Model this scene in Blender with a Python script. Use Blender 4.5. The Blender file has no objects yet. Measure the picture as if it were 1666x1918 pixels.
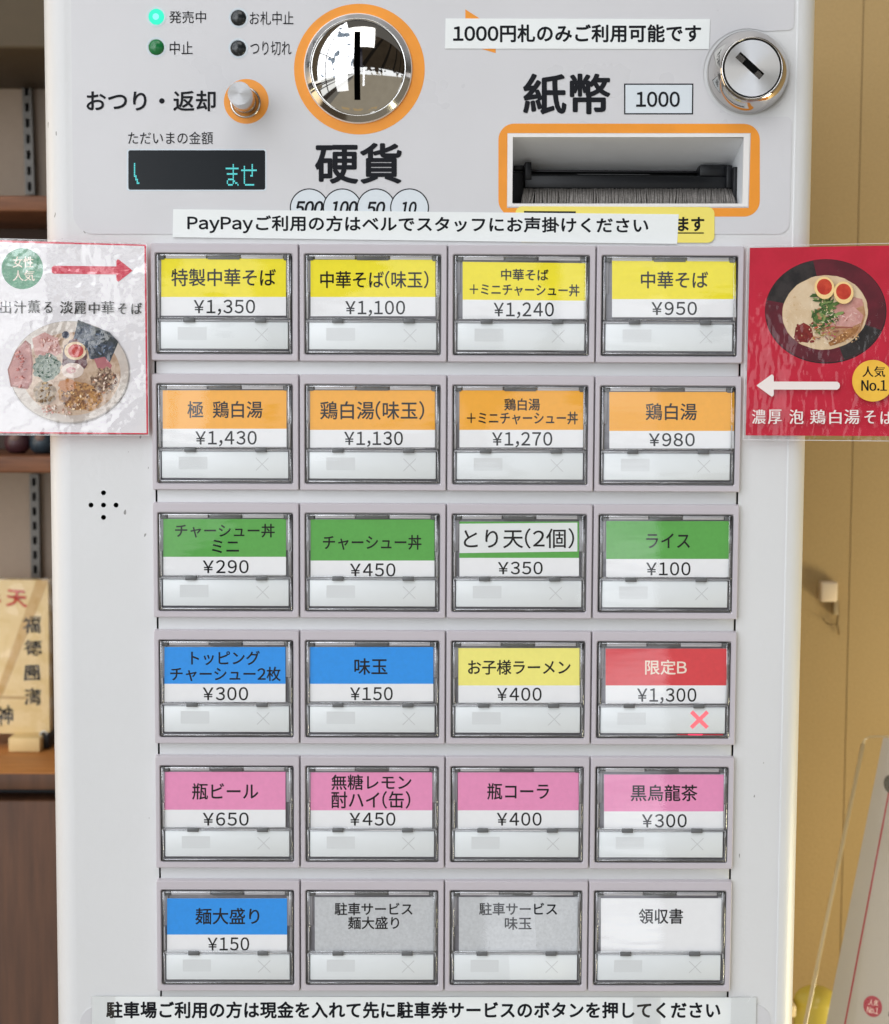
import bpy, bmesh, math, random
from mathutils import Matrix, Vector
from mathutils.geometry import tessellate_polygon
random.seed(7)
S = bpy.context.scene
COL = S.collection
MM = 0.001

# ------------------------------------------------------------------ camera
F_PX, CX, CY = 3000.0, 833.0, 959.0            # focal length and centre in pixels of the photograph
CAM = Vector((-0.00668, -0.65123, -0.05725))
_rv = Vector((0.0782, -0.00883, 0.00449))
_R = Matrix.Rotation(_rv.length, 3, _rv.normalized())
_B = Matrix(((1, 0, 0), (0, 0, -1), (0, 1, 0)))
VIEW = _R @ _B                                  # world -> (right, down, forward)
cam = bpy.data.cameras.new('camera')
cam.sensor_fit = 'HORIZONTAL'; cam.sensor_width = 36.0
cam.lens = 36.0 * F_PX / 1666.0
cam.clip_start = 0.01; cam.clip_end = 50
cam.dof.use_dof = True; cam.dof.focus_distance = 0.655; cam.dof.aperture_fstop = 14.0
camo = bpy.data.objects.new('camera', cam); COL.objects.link(camo)
m3 = Matrix((VIEW[0], -VIEW[1], -VIEW[2])).transposed()
camo.matrix_world = Matrix.Translation(CAM) @ m3.to_4x4()
S.camera = camo

def P(px, py, y=0.0):
    """the point of the plane at depth y (metres behind the button faces) seen at that pixel of the photo"""
    d = VIEW.transposed() @ Vector(((px - CX) / F_PX, (py - CY) / F_PX, 1.0))
    t = (y - CAM.y) / d.y
    return CAM + d * t

def SC(px, py, y=0.0):
    return (P(px + 1, py, y) - P(px, py, y)).length   # metres per pixel there

# ------------------------------------------------------------------ colour helper, world, lights, exposure
def lin(r, g, b, k=1.0):
    f = lambda c: ((c / 255.0) / 12.92 if c <= 10 else (((c / 255.0) + 0.055) / 1.055) ** 2.4) * k
    return (f(r), f(g), f(b), 1.0)

S.view_settings.view_transform = 'Standard'
S.view_settings.look = 'None'
S.view_settings.exposure = 0.0
S.view_settings.gamma = 1.0
S.render.engine = 'CYCLES'
S.cycles.use_denoising = True
try: S.cycles.denoiser = 'OPENIMAGEDENOISE'
except Exception: pass
S.cycles.max_bounces = 10; S.cycles.transparent_max_bounces = 16
S.cycles.caustics_reflective = False; S.cycles.caustics_refractive = False
S.cycles.sample_clamp_indirect = 4.0

class NT:
    """tiny wrapper for building node trees"""
    def __init__(s, tree): s.t = tree
    def n(s, kind, **kw):
        nd = s.t.nodes.new(kind)
        for k, v in kw.items():
            if k == 'ins':
                for i, val in v.items():
                    if hasattr(val, 'is_linked') or isinstance(val, bpy.types.NodeSocket): s.t.links.new(val, nd.inputs[i])
                    else: nd.inputs[i].default_value = val
            else: setattr(nd, k, v)
        return nd
    def m(s, op, a, b=0.0, c=None):
        ins = {0: a, 1: b}
        if c is not None: ins[2] = c
        return s.n('ShaderNodeMath', operation=op, ins=ins).outputs[0]
    def mix(s, fac, a, b):
        nd = s.n('ShaderNodeMix', data_type='RGBA', ins={0: fac, 6: a, 7: b})
        return nd.outputs[2]
    def between(s, v, lo, hi):
        return s.m('MULTIPLY', s.m('GREATER_THAN', v, lo), s.m('LESS_THAN', v, hi))

# made-up room behind the camera, put into the world by direction for light and reflections
W = bpy.data.worlds.new('World'); S.world = W; W.use_nodes = True
for nd in list(W.node_tree.nodes): W.node_tree.nodes.remove(nd)
w = NT(W.node_tree)
tc = w.n('ShaderNodeTexCoord').outputs['Generated']
sx = w.n('ShaderNodeSeparateXYZ', ins={0: tc})
X_, Y_, Z_ = sx.outputs
ny = w.m('MAXIMUM', w.m('MULTIPLY', Y_, -1.0), 0.02)
U_ = w.m('DIVIDE', X_, ny); V_ = w.m('DIVIDE', Z_, ny)
nu = w.m('MAXIMUM', w.m('MULTIPLY', U_, -1.0), 0.02)
s_ = w.m('DIVIDE', 1.0, nu); h_ = w.m('DIVIDE', V_, nu)          # along / up the left window wall
noise = w.n('ShaderNodeTexNoise', ins={'Vector': tc, 'Scale': 14.0, 'Detail': 3.0}).outputs[0]
noise2 = w.n('ShaderNodeTexNoise', ins={'Vector': tc, 'Scale': 5.0, 'Detail': 2.0}).outputs[0]
floor_c = w.mix(noise2, (0.80, 0.70, 0.54, 1), (1.05, 0.94, 0.74, 1))
beam = w.m('ABSOLUTE', w.m('SUBTRACT', w.m('FRACT', w.m('ADD', w.m('MULTIPLY', U_, 1.7), w.m('MULTIPLY', V_, -1.1))), 0.5))
ceil_c = w.mix(w.m('GREATER_THAN', beam, 0.40), w.mix(noise2, (0.07, 0.052, 0.035, 1), (0.16, 0.12, 0.08, 1)), (0.03, 0.025, 0.02, 1))
ceil_c = w.mix(w.m('GREATER_THAN', V_, 1.7), ceil_c, (0.34, 0.32, 0.29, 1))
base = w.mix(w.m('GREATER_THAN', V_, 0.02), floor_c, ceil_c)
# far windows at eye level
farw = w.m('MULTIPLY', w.between(V_, -0.06, 0.13), w.m('GREATER_THAN', w.n('ShaderNodeTexNoise', ins={'Vector': tc, 'Scale': 11.0, 'Detail': 1.0}).outputs[0], 0.46))
base = w.mix(farw, base, (3.4, 3.5, 3.6, 1))
# upright bright doorway seen in the right-hand button covers
door = w.m('MULTIPLY', w.between(U_, 0.104, 0.147), w.between(V_, -0.36, 0.12))
stre = w.n('ShaderNodeTexNoise', ins={'Vector': w.n('ShaderNodeCombineXYZ', ins={0: w.m('MULTIPLY', U_, 6.0), 1: w.m('MULTIPLY', V_, 42.0)}).outputs[0], 'Scale': 1.0, 'Detail': 3.0}).outputs[0]
dcol = w.mix(w.n('ShaderNodeMapRange', ins={0: stre, 1: 0.35, 2: 0.65}).outputs[0], (2.6, 2.7, 2.8, 1), (8.4, 8.6, 9.0, 1))
base = w.mix(door, base, dcol)
# the photographer
body = w.m('MULTIPLY', w.between(U_, -0.11, 0.09), w.between(V_, 0.12, 0.7))
base = w.mix(body, base, w.mix(w.n('ShaderNodeMapRange', ins={0: noise2, 1: 0.35, 2: 0.65}).outputs[0], (0.03, 0.03, 0.045, 1), (0.24, 0.23, 0.27, 1)))
# left window wall with mullions and a sill
winm = w.m('MULTIPLY', w.between(U_, -2.1, -0.165), w.between(h_, -0.55, 4.0))
mulv = w.m('LESS_THAN', w.m('FRACT', w.m('MULTIPLY', s_, 1.3)), 0.07)
mulh = w.m('LESS_THAN', w.m('FRACT', w.m('ADD', w.m('MULTIPLY', h_, 1.3), 0.3)), 0.045)
mull = w.m('MAXIMUM', mulv, mulh)
sky = w.mix(w.m('GREATER_THAN', h_, -0.12), (3.0, 3.05, 3.0, 1), (9.0, 9.3, 9.8, 1))
sky = w.mix(w.m('GREATER_THAN', w.n('ShaderNodeTexNoise', ins={'Vector': tc, 'Scale': 4.5, 'Detail': 1.0}).outputs[0], 0.63), sky, (0.8, 1.0, 1.25, 1))
sky = w.mix(w.m('MULTIPLY', w.between(h_, -0.42, -0.20), w.m('LESS_THAN', w.m('FRACT', w.m('MULTIPLY', h_, 11.0)), 0.35)), sky, (0.10, 0.09, 0.08, 1))
winc = w.mix(mull, sky, (0.10, 0.09, 0.08, 1))
base = w.mix(w.m('LESS_THAN', U_, -2.1), base, (0.30, 0.23, 0.15, 1))
base = w.mix(winm, base, winc)
sill = w.m('MULTIPLY', w.between(U_, -2.1, -0.165), w.between(h_, -0.95, -0.55))
base = w.mix(sill, base, w.mix(w.m('GREATER_THAN', h_, -0.72), (0.5, 0.47, 0.42, 1), (0.12, 0.10, 0.08, 1)))
# warm gloss painted low in the environment, over the counter area 
glossm = w.m('MULTIPLY', w.between(V_, -1.55, -1.35), w.between(U_, -0.8, 0.8))
base = w.mix(w.m('MULTIPLY', glossm, w.m('GREATER_THAN', noise2, 0.5)), base, (1.3, 0.95, 0.5, 1))
bg = w.n('ShaderNodeBackground', ins={0: base, 1: 0.36})
wo = w.n('ShaderNodeOutputWorld'); W.node_tree.links.new(bg.outputs[0], wo.inputs[0])
W.cycles.sampling_method = 'MANUAL'; W.cycles.sample_map_resolution = 2048

def area(name, loc, target, size, power, color=(1, 1, 1), size_y=None, shape='RECTANGLE'):
    l = bpy.data.lights.new(name, 'AREA'); l.energy = power; l.color = color; l.shape = shape
    l.size = size
    if size_y and shape in ('RECTANGLE', 'ELLIPSE'): l.size_y = size_y
    o = bpy.data.objects.new(name, l); COL.objects.link(o)
    o.location = loc
    o.rotation_euler = (Vector(target) - Vector(loc)).to_track_quat('-Z', 'Y').to_euler()
    return o
area('ceiling_light', (0.08, -0.95, 1.4), (-0.05, 0, -0.1), 0.9, 8.0, (1.0, 0.985, 0.965), 1.0)
area('window_light', (-0.62, -1.15, 0.0), (-0.12, 0, -0.12), 0.45, 2.1, (0.97, 0.985, 1.0), 1.2)
area('wall_lamp', (0.62, 0.045, -0.46), (0.34, 0.3, -0.30), 0.34, 3.4, (1.0, 0.91, 0.60), 0.16)  # added warm light that brightens the lower wall; no lamp stands there
area('shelf_lamp', (-0.55, 0.06, -0.06), (-0.16, 0.03, -0.1), 0.2, 0.8, (1.0, 0.76, 0.46), 0.5)  # added warm light for the wood's bounce on the machine's left edge

# ------------------------------------------------------------------ materials
def newmat(name):
    m = bpy.data.materials.new(name); m.use_nodes = True
    for nd in list(m.node_tree.nodes): m.node_tree.nodes.remove(nd)
    return m, NT(m.node_tree)

def finish(m, t, shader):
    o = t.n('ShaderNodeOutputMaterial'); m.node_tree.links.new(shader, o.inputs[0]); return m

def mat(name, color, rough=0.5, metal=0.0, vary=0.0, vscale=60.0, bump=0.0, bscale=400.0, coat=0.0, spec=0.5, color2=None, thr=None, stretch=None, rvary=0.0, detail=4.0):
    m, t = newmat(name)
    geo = t.n('ShaderNodeTexCoord').outputs['Object']
    if stretch: geo = t.n('ShaderNodeMapping', ins={0: geo, 3: stretch}).outputs[0]
    col = color
    if color2 is not None or vary:
        nz = t.n('ShaderNodeTexNoise', ins={'Vector': geo, 'Scale': vscale, 'Detail': detail, 'Roughness': 0.6}).outputs[0]
        lo, hi = thr if thr else (0.3, 0.7)
        fac = t.n('ShaderNodeMapRange', ins={0: nz, 1: lo, 2: hi}).outputs[0]
        c2 = color2 if color2 is not None else tuple(min(1, c * (1 + vary)) for c in color[:3]) + (1,)
        c1 = color if color2 is not None else tuple(c * (1 - vary) for c in color[:3]) + (1,)
        col = t.mix(fac, c1, c2)
    p = t.n('ShaderNodeBsdfPrincipled', ins={'Base Color': col, 'Roughness': rough, 'Metallic': metal, 'Coat Weight': coat, 'Specular IOR Level': spec})
    if rvary:
        n3 = t.n('ShaderNodeTexNoise', ins={'Vector': geo, 'Scale': vscale * 1.7, 'Detail': 4.0}).outputs[0]
        m.node_tree.links.new(t.n('ShaderNodeMapRange', ins={0: n3, 1: 0.3, 2: 0.7, 3: max(0.02, rough - rvary), 4: rough + rvary}).outputs[0], p.inputs['Roughness'])
    if bump:
        n2 = t.n('ShaderNodeTexNoise', ins={'Vector': geo, 'Scale': bscale, 'Detail': 3.0}).outputs[0]
        b = t.n('ShaderNodeBump', ins={'Strength': 1.0, 'Distance': bump, 'Height': n2})
        m.node_tree.links.new(b.outputs[0], p.inputs['Normal'])
    return finish(m, t, p.outputs[0])

def emit(name, color, strength):
    m, t = newmat(name)
    return finish(m, t, t.n('ShaderNodeEmission', ins={0: color, 1: strength}).outputs[0])

def film(name, wob=0.0, lean=0.0, wscale=40.0, rough=0.03, boost=1.0, fine=0.0, fscale=400.0, tint=(1, 1, 1, 1), stretch=(1, 1, 1)):
    """thin clear plastic sheet: lets light straight through, mirrors a little"""
    m, t = newmat(name)
    geo = t.n('ShaderNodeMapping', ins={0: t.n('ShaderNodeTexCoord').outputs['Object'], 3: stretch}).outputs[0]
    nrm = None
    if wob or fine:
        h = t.n('ShaderNodeTexNoise', ins={'Vector': geo, 'Scale': wscale, 'Detail': 1.5}).outputs[0]
        if lean:
            zc = t.n('ShaderNodeSeparateXYZ', ins={0: t.n('ShaderNodeTexCoord').outputs['Object']}).outputs[2]
            h = t.m('ADD', h, t.m('MULTIPLY', zc, lean / wob))
        b = t.n('ShaderNodeBump', ins={'Strength': 1.0, 'Distance': wob, 'Height': h}); nrm = b.outputs[0]
        if fine:
            h2 = t.n('ShaderNodeTexNoise', ins={'Vector': geo, 'Scale': fscale, 'Detail': 1.0}).outputs[0]
            b2 = t.n('ShaderNodeBump', ins={'Strength': 1.0, 'Distance': fine, 'Height': h2, 'Normal': nrm}); nrm = b2.outputs[0]
    tr = t.n('ShaderNodeBsdfTransparent', ins={0: tint})
    gl = t.n('ShaderNodeBsdfGlossy', ins={'Color': (1, 1, 1, 1), 'Roughness': rough})
    gg = t.n('ShaderNodeNewGeometry')
    if nrm is not None: m.node_tree.links.new(nrm, gl.inputs['Normal'])
    dt = t.n('ShaderNodeVectorMath', operation='DOT_PRODUCT', ins={0: nrm if nrm is not None else gg.outputs['Normal'], 1: gg.outputs['Incoming']}).outputs['Value']
    g5 = t.m('POWER', t.m('SUBTRACT', 1.0, t.m('MINIMUM', t.m('ABSOLUTE', dt), 1.0)), 5.0)
    fac = t.m('MINIMUM', t.m('MULTIPLY', t.m('ADD', 0.04, t.m('MULTIPLY', g5, 0.96)), 1.8 * boost), 1.0)
    ms = t.n('ShaderNodeMixShader', ins={0: fac, 1: tr.outputs[0], 2: gl.outputs[0]})
    return finish(m, t, ms.outputs[0])

def glass(name, color=(0.95, 0.97, 0.97, 1), rough=0.02):
    m, t = newmat(name)
    p = t.n('ShaderNodeBsdfPrincipled', ins={'Base Color': color, 'Roughness': rough, 'Transmission Weight': 1.0, 'IOR': 1.49})
    return finish(m, t, p.outputs[0])

def brushed(name, color, rough=0.28, aniso=0.85):
    m, t = newmat(name)
    tg = t.n('ShaderNodeTangent', direction_type='RADIAL', axis='Y')
    p = t.n('ShaderNodeBsdfPrincipled', ins={'Base Color': color, 'Roughness': rough, 'Metallic': 1.0, 'Anisotropic': aniso, 'Tangent': tg.outputs[0]})
    return finish(m, t, p.outputs[0])

def paint_housing():
    m, t = newmat('cream_white_powder_coat')
    geo = t.n('ShaderNodeTexCoord').outputs['Object']
    n1 = t.n('ShaderNodeTexNoise', ins={'Vector': geo, 'Scale': 6.0, 'Detail': 3.0}).outputs[0]
    col = t.mix(t.n('ShaderNodeMapRange', ins={0: n1, 1: 0.3, 2: 0.7}).outputs[0], lin(211, 212, 213), lin(218, 219, 220))
    # rare scuffs
    n2 = t.n('ShaderNodeTexNoise', ins={'Vector': t.n('ShaderNodeMapping', ins={0: geo, 3: (1, 1, .45)}).outputs[0], 'Scale': 330.0, 'Detail': 2.0}).outputs[0]
    n3 = t.n('ShaderNodeTexNoise', ins={'Vector': geo, 'Scale': 16.0, 'Detail': 1.0}).outputs[0]
    sp = t.m('MULTIPLY', t.m('GREATER_THAN', n2, 0.715), t.m('GREATER_THAN', n3, 0.55))
    col = t.mix(t.m('MULTIPLY', sp, 0.7), col, lin(90, 85, 80))
    p = t.n('ShaderNodeBsdfPrincipled', ins={'Base Color': col, 'Roughness': 0.42})
    nb = t.n('ShaderNodeTexNoise', ins={'Vector': geo, 'Scale': 420.0, 'Detail': 3.0}).outputs[0]
    b = t.n('ShaderNodeBump', ins={'Strength': 1.0, 'Distance': 0.00010, 'Height': nb})
    m.node_tree.links.new(b.outputs[0], p.inputs['Normal'])
    return finish(m, t, p.outputs[0])

M = {}
M['paint'] = paint_housing()
M['panel_film'] = mat('grey_film_overlay', lin(208, 208, 211), 0.34, vary=0.02, vscale=14, bump=0.00002, bscale=700, rvary=0.10)
M['panel_plate'] = mat('pale_steel_panel', lin(208, 210, 212), 0.4, vary=0.02, vscale=12, bump=0.00004, bscale=420)
M['dark_gap'] = mat('dark_gap', (0.012, 0.012, 0.014, 1), 0.7)
M['ink'] = mat('black_ink', (0.009, 0.010, 0.013, 1), 0.6, spec=0.12)
M['ink_soft'] = mat('dark_grey_ink', (0.012, 0.013, 0.017, 1), 0.6, spec=0.12)
M['print_orange'] = mat('orange_print', lin(238, 152, 48), 0.35, vary=0.07, vscale=45)
M['pale_print'] = mat('pale_blue_print', lin(214, 222, 228), 0.35)
M['pale_line'] = mat('pale_outline_print', lin(208, 218, 226), 0.35)
M['chrome'] = mat('chrome', (0.74, 0.73, 0.71, 1), 0.055, 1.0)
M['chrome_side'] = mat('chrome_collar', (0.50, 0.49, 0.48, 1), 0.10, 1.0)
M['chrome_lock'] = mat('worn_chrome', (0.56, 0.54, 0.52, 1), 0.05, 1.0)  # darker chrome than on the coin dome
M['brushed'] = brushed('turned_steel', (0.44, 0.44, 0.44, 1), 0.36)
M['lock_disc'] = brushed('bright_turned_steel', (0.93, 0.94, 0.95, 1), 0.34)
M['steel'] = mat('satin_steel', (0.60, 0.58, 0.55, 1), 0.16, 1.0)
M['black'] = mat('black_plastic', (0.007, 0.008, 0.010, 1), 0.35, spec=0.35)
M['black_matte'] = mat('matte_black', (0.004, 0.004, 0.004, 1), 0.9, spec=0.1)
M['gasket'] = mat('pale_gasket', lin(232, 222, 215), 0.4)
M['bezel'] = mat('mauve_grey_plastic', lin(195, 189, 195), 0.30, vary=0.01, vscale=40, bump=0.000015, bscale=900)
M['key_dark'] = mat('dark_key_well', lin(74, 72, 78), 0.35)
M['key_body'] = mat('smoky_key_body', lin(112, 111, 118), 0.3, vary=0.25, vscale=180)
M['key_rim'] = mat('grey_key_rim', lin(206, 204, 207), 0.25)
M['key_mid'] = mat('frosted_key_side', lin(158, 157, 163), 0.3, vary=0.22, vscale=260, stretch=(1, 1, .25))
M['clip'] = mat('grey_clip', lin(98, 100, 102), 0.35)
M['window_white'] = mat('white_diffuser', lin(232, 237, 239), 0.28, vary=0.012, vscale=60)
M['window_ghost'] = mat('unlit_symbol', lin(223, 227, 229), 0.32)
M['window_mark'] = mat('unlit_cross', lin(206, 209, 211), 0.32)
def _edge():
    m, t = newmat('milky_film_edge')
    d = t.n('ShaderNodeBsdfDiffuse', ins={0: (0.85, 0.85, 0.87, 1)}); tr = t.n('ShaderNodeBsdfTransparent')
    return finish(m, t, t.n('ShaderNodeMixShader', ins={0: 0.55, 1: tr.outputs[0], 2: d.outputs[0]}).outputs[0])
M['film_edge'] = _edge()
M['paper'] = mat('white_card', lin(244, 245, 247), 0.6, vary=0.012, vscale=300)
M['acryl'] = film('clear_acrylic', rough=0.04, boost=2.2, tint=(0.91, 0.92, 0.93, 1))
M['cover'] = film('clear_button_cover', wob=0.00003, wscale=70, rough=0.012, boost=0.65, stretch=(0.4, 1, 2.2))
M['yellow'] = mat('yellow_card_print', lin(249, 233, 36), 0.6, vary=0.025, vscale=500)
M['orange'] = mat('orange_card_print', lin(251, 176, 50), 0.6, vary=0.025, vscale=500)
M['green'] = mat('green_card_print', lin(88, 170, 74), 0.6, vary=0.05, vscale=600)
M['blue'] = mat('blue_card_print', lin(26, 150, 242), 0.6, vary=0.04, vscale=600)
M['lemon'] = mat('pale_yellow_card_print', lin(252, 243, 130), 0.6, vary=0.02, vscale=500)
M['red'] = mat('red_card_print', lin(224, 66, 74), 0.6, vary=0.04, vscale=500)
M['pink'] = mat('pink_card_print', lin(240, 148, 194), 0.6, vary=0.03, vscale=500)
M['grey_card'] = mat('grey_card_print', lin(200, 203, 206), 0.6, vary=0.09, vscale=900)
M['ink_white'] = mat('pale_ink', lin(250, 232, 215), 0.6)
M['lit_cross'] = emit('lit_red_cross', (1.0, 0.20, 0.24, 1), 1.1)
M['red_led'] = emit('red_led', (1.0, 0.03, 0.10, 1), 2.4)
M['red_led_dim'] = emit('dim_red_led', (1.0, 0.01, 0.05, 1), 0.55)
M['tape'] = mat('white_label_tape', lin(234, 238, 238), 0.32, vary=0.012, vscale=60, bump=0.00016, bscale=55)
M['sticker'] = mat('yellow_sticker', lin(240, 224, 110), 0.35, vary=0.01, vscale=40)
M['glass_black'] = mat('black_display_glass', (0.009, 0.012, 0.015, 1), 0.22, spec=0.2)
M['vfd'] = emit('cyan_display_dots', (0.16, 0.85, 0.86, 1), 0.95)
M['lamp_on'] = emit('lit_green_lamp', (0.06, 0.95, 0.62, 1), 1.1)
M['lamp_core'] = emit('lamp_core', (0.30, 1.0, 0.86, 1), 1.2)
M['lamp_green'] = mat('dark_green_lamp', lin(22, 112, 58), 0.2)
M['lamp_black'] = mat('unlit_lamp', (0.014, 0.018, 0.02, 1), 0.2)
M['lamp_ring'] = mat('pale_lamp_rim', lin(205, 215, 222), 0.3)
M['slot_in'] = mat('grey_recess', lin(232, 234, 236), 0.45, vary=0.02, vscale=90)
M['slot_frame'] = mat('white_slot_frame', lin(232, 230, 228), 0.35)
M['bristle'] = mat('grey_bristle', lin(132, 128, 124), 0.8, vary=0.3, vscale=900)

# ------------------------------------------------------------------ mesh builder
class MB:
    def __init__(s): s.v, s.f, s.mi, s.sm, s.slots = [], [], [], [], []
    def slot(s, m):
        if m not in s.slots: s.slots.append(m)
        return s.slots.index(m)
    def add(s, verts, faces, m, smooth=False):
        o = len(s.v); k = s.slot(m)
        s.v += [tuple(v) for v in verts]
        for f in faces:
            s.f.append([o + i for i in f]); s.mi.append(k); s.sm.append(smooth)
    def box(s, x0, x1, y0, y1, z0, z1, m):
        v = [(x, y, z) for x in (x0, x1) for y in (y0, y1) for z in (z0, z1)]
        s.add(v, [(0, 1, 3, 2), (4, 6, 7, 5), (0, 4, 5, 1), (2, 3, 7, 6), (0, 2, 6, 4), (1, 5, 7, 3)], m)
    def bbox(s, x0, x1, y0, y1, z0, z1, m, b=0.0004, seg=2):
        bm = bmesh.new(); bmesh.ops.create_cube(bm, size=1)
        for v in bm.verts:
            v.co = Vector(((x0 + x1) / 2 + v.co.x * (x1 - x0), (y0 + y1) / 2 + v.co.y * (y1 - y0), (z0 + z1) / 2 + v.co.z * (z1 - z0)))
        bmesh.ops.bevel(bm, geom=bm.edges[:], offset=b, segments=seg, affect='EDGES', profile=0.5)
        bm.verts.index_update()
        s.add([v.co[:] for v in bm.verts], [[v.index for v in f.verts] for f in bm.faces], m, True); bm.free()
    def sheet(s, loops, y, m):
        """flat sheet facing the viewer; loops of (x,z), first the outline, then holes"""
        pts = [p for l in loops for p in l]
        tris = tessellate_polygon([[Vector((p[0], p[1], 0)) for p in l] for l in loops])
        fs = []
        for t in tris:
            a, b, c = (pts[i] for i in t)
            ar = (b[0] - a[0]) * (c[1] - a[1]) - (c[0] - a[0]) * (b[1] - a[1])
            fs.append(tuple(t) if ar > 0 else tuple(reversed(t)))     # normal towards -Y
        s.add([(p[0], y, p[1]) for p in pts], fs, m)
    def walls(s, loop, y0, y1, m, smooth=False):
        n = len(loop)
        v = [(p[0], y0, p[1]) for p in loop] + [(p[0], y1, p[1]) for p in loop]
        s.add(v, [(i, (i + 1) % n, n + (i + 1) % n, n + i) for i in range(n)], m, smooth)
    def prism(s, loops, y0, y1, m, m_side=None):
        s.sheet(loops, y0, m)
        for l in loops: s.walls(l, y0, y1, m_side or m)
    def lathe(s, c, prof, m, n=96, smooth=True, axis='Y'):
        """prof: list of (r, d), d along the axis from c"""
        v, f = [], []
        for (r, d) in prof:
            for i in range(n):
                a = 2 * math.pi * i / n
                if axis == 'Y': v.append((c[0] + r * math.cos(a), c[1] + d, c[2] + r * math.sin(a)))
                else: v.append((c[0] + r * math.cos(a), c[1] + r * math.sin(a), c[2] + d))
        for k in range(len(prof) - 1):
            for i in range(n):
                j = (i + 1) % n
                f.append((k * n + i, k * n + j, (k + 1) * n + j, (k + 1) * n + i))
        s.add(v, f, m, smooth)
    def tube(s, pts, r, m, n=8):
        v, f = [], []
        pts = [Vector(p) for p in pts]
        for k, p in enumerate(pts):
            d = (pts[min(k + 1, len(pts) - 1)] - pts[max(k - 1, 0)]).normalized()
            a = d.orthogonal().normalized(); b = d.cross(a)
            rr = r[k] if isinstance(r, (list, tuple)) else r
            for i in range(n):
                t = 2 * math.pi * i / n; v.append(p + a * (rr * math.cos(t)) + b * (rr * math.sin(t)))
        for k in range(len(pts) - 1):
            for i in range(n):
                j = (i + 1) % n; f.append((k * n + i, k * n + j, (k + 1) * n + j, (k + 1) * n + i))
        f.append(tuple(range(n))[::-1]); f.append(tuple(range((len(pts) - 1) * n, len(pts) * n)))
        s.add(v, f, m, True)
    def build(s, name, parent=None, recalc=False, origin=None):
        me = bpy.data.meshes.new(name)
        v = s.v
        if origin is not None: v = [(a[0] - origin[0], a[1] - origin[1], a[2] - origin[2]) for a in v]
        me.from_pydata(v, [], s.f)
        for m in s.slots: me.materials.append(m)
        for p, k, sm in zip(me.polygons, s.mi, s.sm): p.material_index = k; p.use_smooth = sm
        if recalc:
            bm = bmesh.new(); bm.from_mesh(me); bmesh.ops.recalc_face_normals(bm, faces=bm.faces[:]); bm.to_mesh(me); bm.free()
        me.update()
        o = bpy.data.objects.new(name, me); COL.objects.link(o)
        if origin is not None: o.location = origin
        if parent is not None: o.parent = parent
        return o

def empty(name, loc=(0, 0, 0)):
    o = bpy.data.objects.new(name, None); COL.objects.link(o); o.location = loc; o.empty_display_size = 0.01
    return o
def tag(o, label=None, cat=None, group=None, kind=None):
    if label: o['label'] = label
    if cat: o['category'] = cat
    if group: o['group'] = group
    if kind: o['kind'] = kind
    return o
def adopt(o, parent):
    """parent while keeping the world place (parents are unrotated empties or meshes at the origin)"""
    o.parent = parent; o.matrix_parent_inverse = parent.matrix_basis.inverted(); return o

# shapes drawn in photo pixels on a plane at depth y
def xz(px, py, y): p = P(px, py, y); return (p.x, p.z)
def rr_px(x0, y0, x1, y1, r, y, n=8, skew=0.0):
    pts = []
    for cx, cy, a0 in ((x1 - r, y0 + r, -90), (x1 - r, y1 - r, 0), (x0 + r, y1 - r, 90), (x0 + r, y0 + r, 180)):
        for i in range(n + 1):
            a = math.radians(a0 + 90 * i / n)
            px = cx + r * math.cos(a); py = cy + r * math.sin(a)
            pts.append((px, py + skew * (px - x0)))
    return [xz(a, b, y) for a, b in pts]
def quad_px(pts, y): return [xz(a, b, y) for a, b in pts]
def circ_px(cx, cy, r, y, n=72, ry=None):
    return [xz(cx + r * math.cos(2 * math.pi * i / n), cy + (ry or r) * math.sin(2 * math.pi * i / n), y) for i in range(n)]

# ------------------------------------------------------------------ lettering
_gl = {}
_FULL = {c: chr(ord(c) + 0xFEE0) for c in '0123456789ABCDEFGHIJKLMNOPQRSTUVWXYZabcdefghijklmnopqrstuvwxyz.,()'}
_FULL['¥'] = '￥'
def glyph(ch):
    if ch not in _gl:
        c = bpy.data.curves.new('glyph', 'FONT'); c.body = ch; c.size = 1.0; c.resolution_u = 4
        o = bpy.data.objects.new('glyph', c); COL.objects.link(o)
        dg = bpy.context.evaluated_depsgraph_get(); dg.update()
        me = o.evaluated_get(dg).to_mesh()
        v = [(a.co.x, a.co.y) for a in me.vertices]; f = [tuple(p.vertices) for p in me.polygons]
        o.evaluated_get(dg).to_mesh_clear()
        bpy.data.objects.remove(o); bpy.data.curves.remove(c)
        _gl[ch] = (v, f)
    return _gl[ch]
def layout(s, gap=0.12, track=1.0, space=0.5):
    V, F, x = [], [], 0.0
    for ch in s:
        if ch == ' ': x += space; continue
        full = _FULL.get(ch)
        v, f = glyph(full or ch)
        if not v: x += track; continue
        o = len(V)
        if full:
            a0 = min(p[0] for p in v); a1 = max(p[0] for p in v)
            dx = x - a0 + gap / 2; adv = (a1 - a0) + gap
        else: dx = x; adv = track
        V += [(p[0] + dx, p[1]) for p in v]; F += [tuple(i + o for i in q) for q in f]
        x += adv
    return V, F
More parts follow.
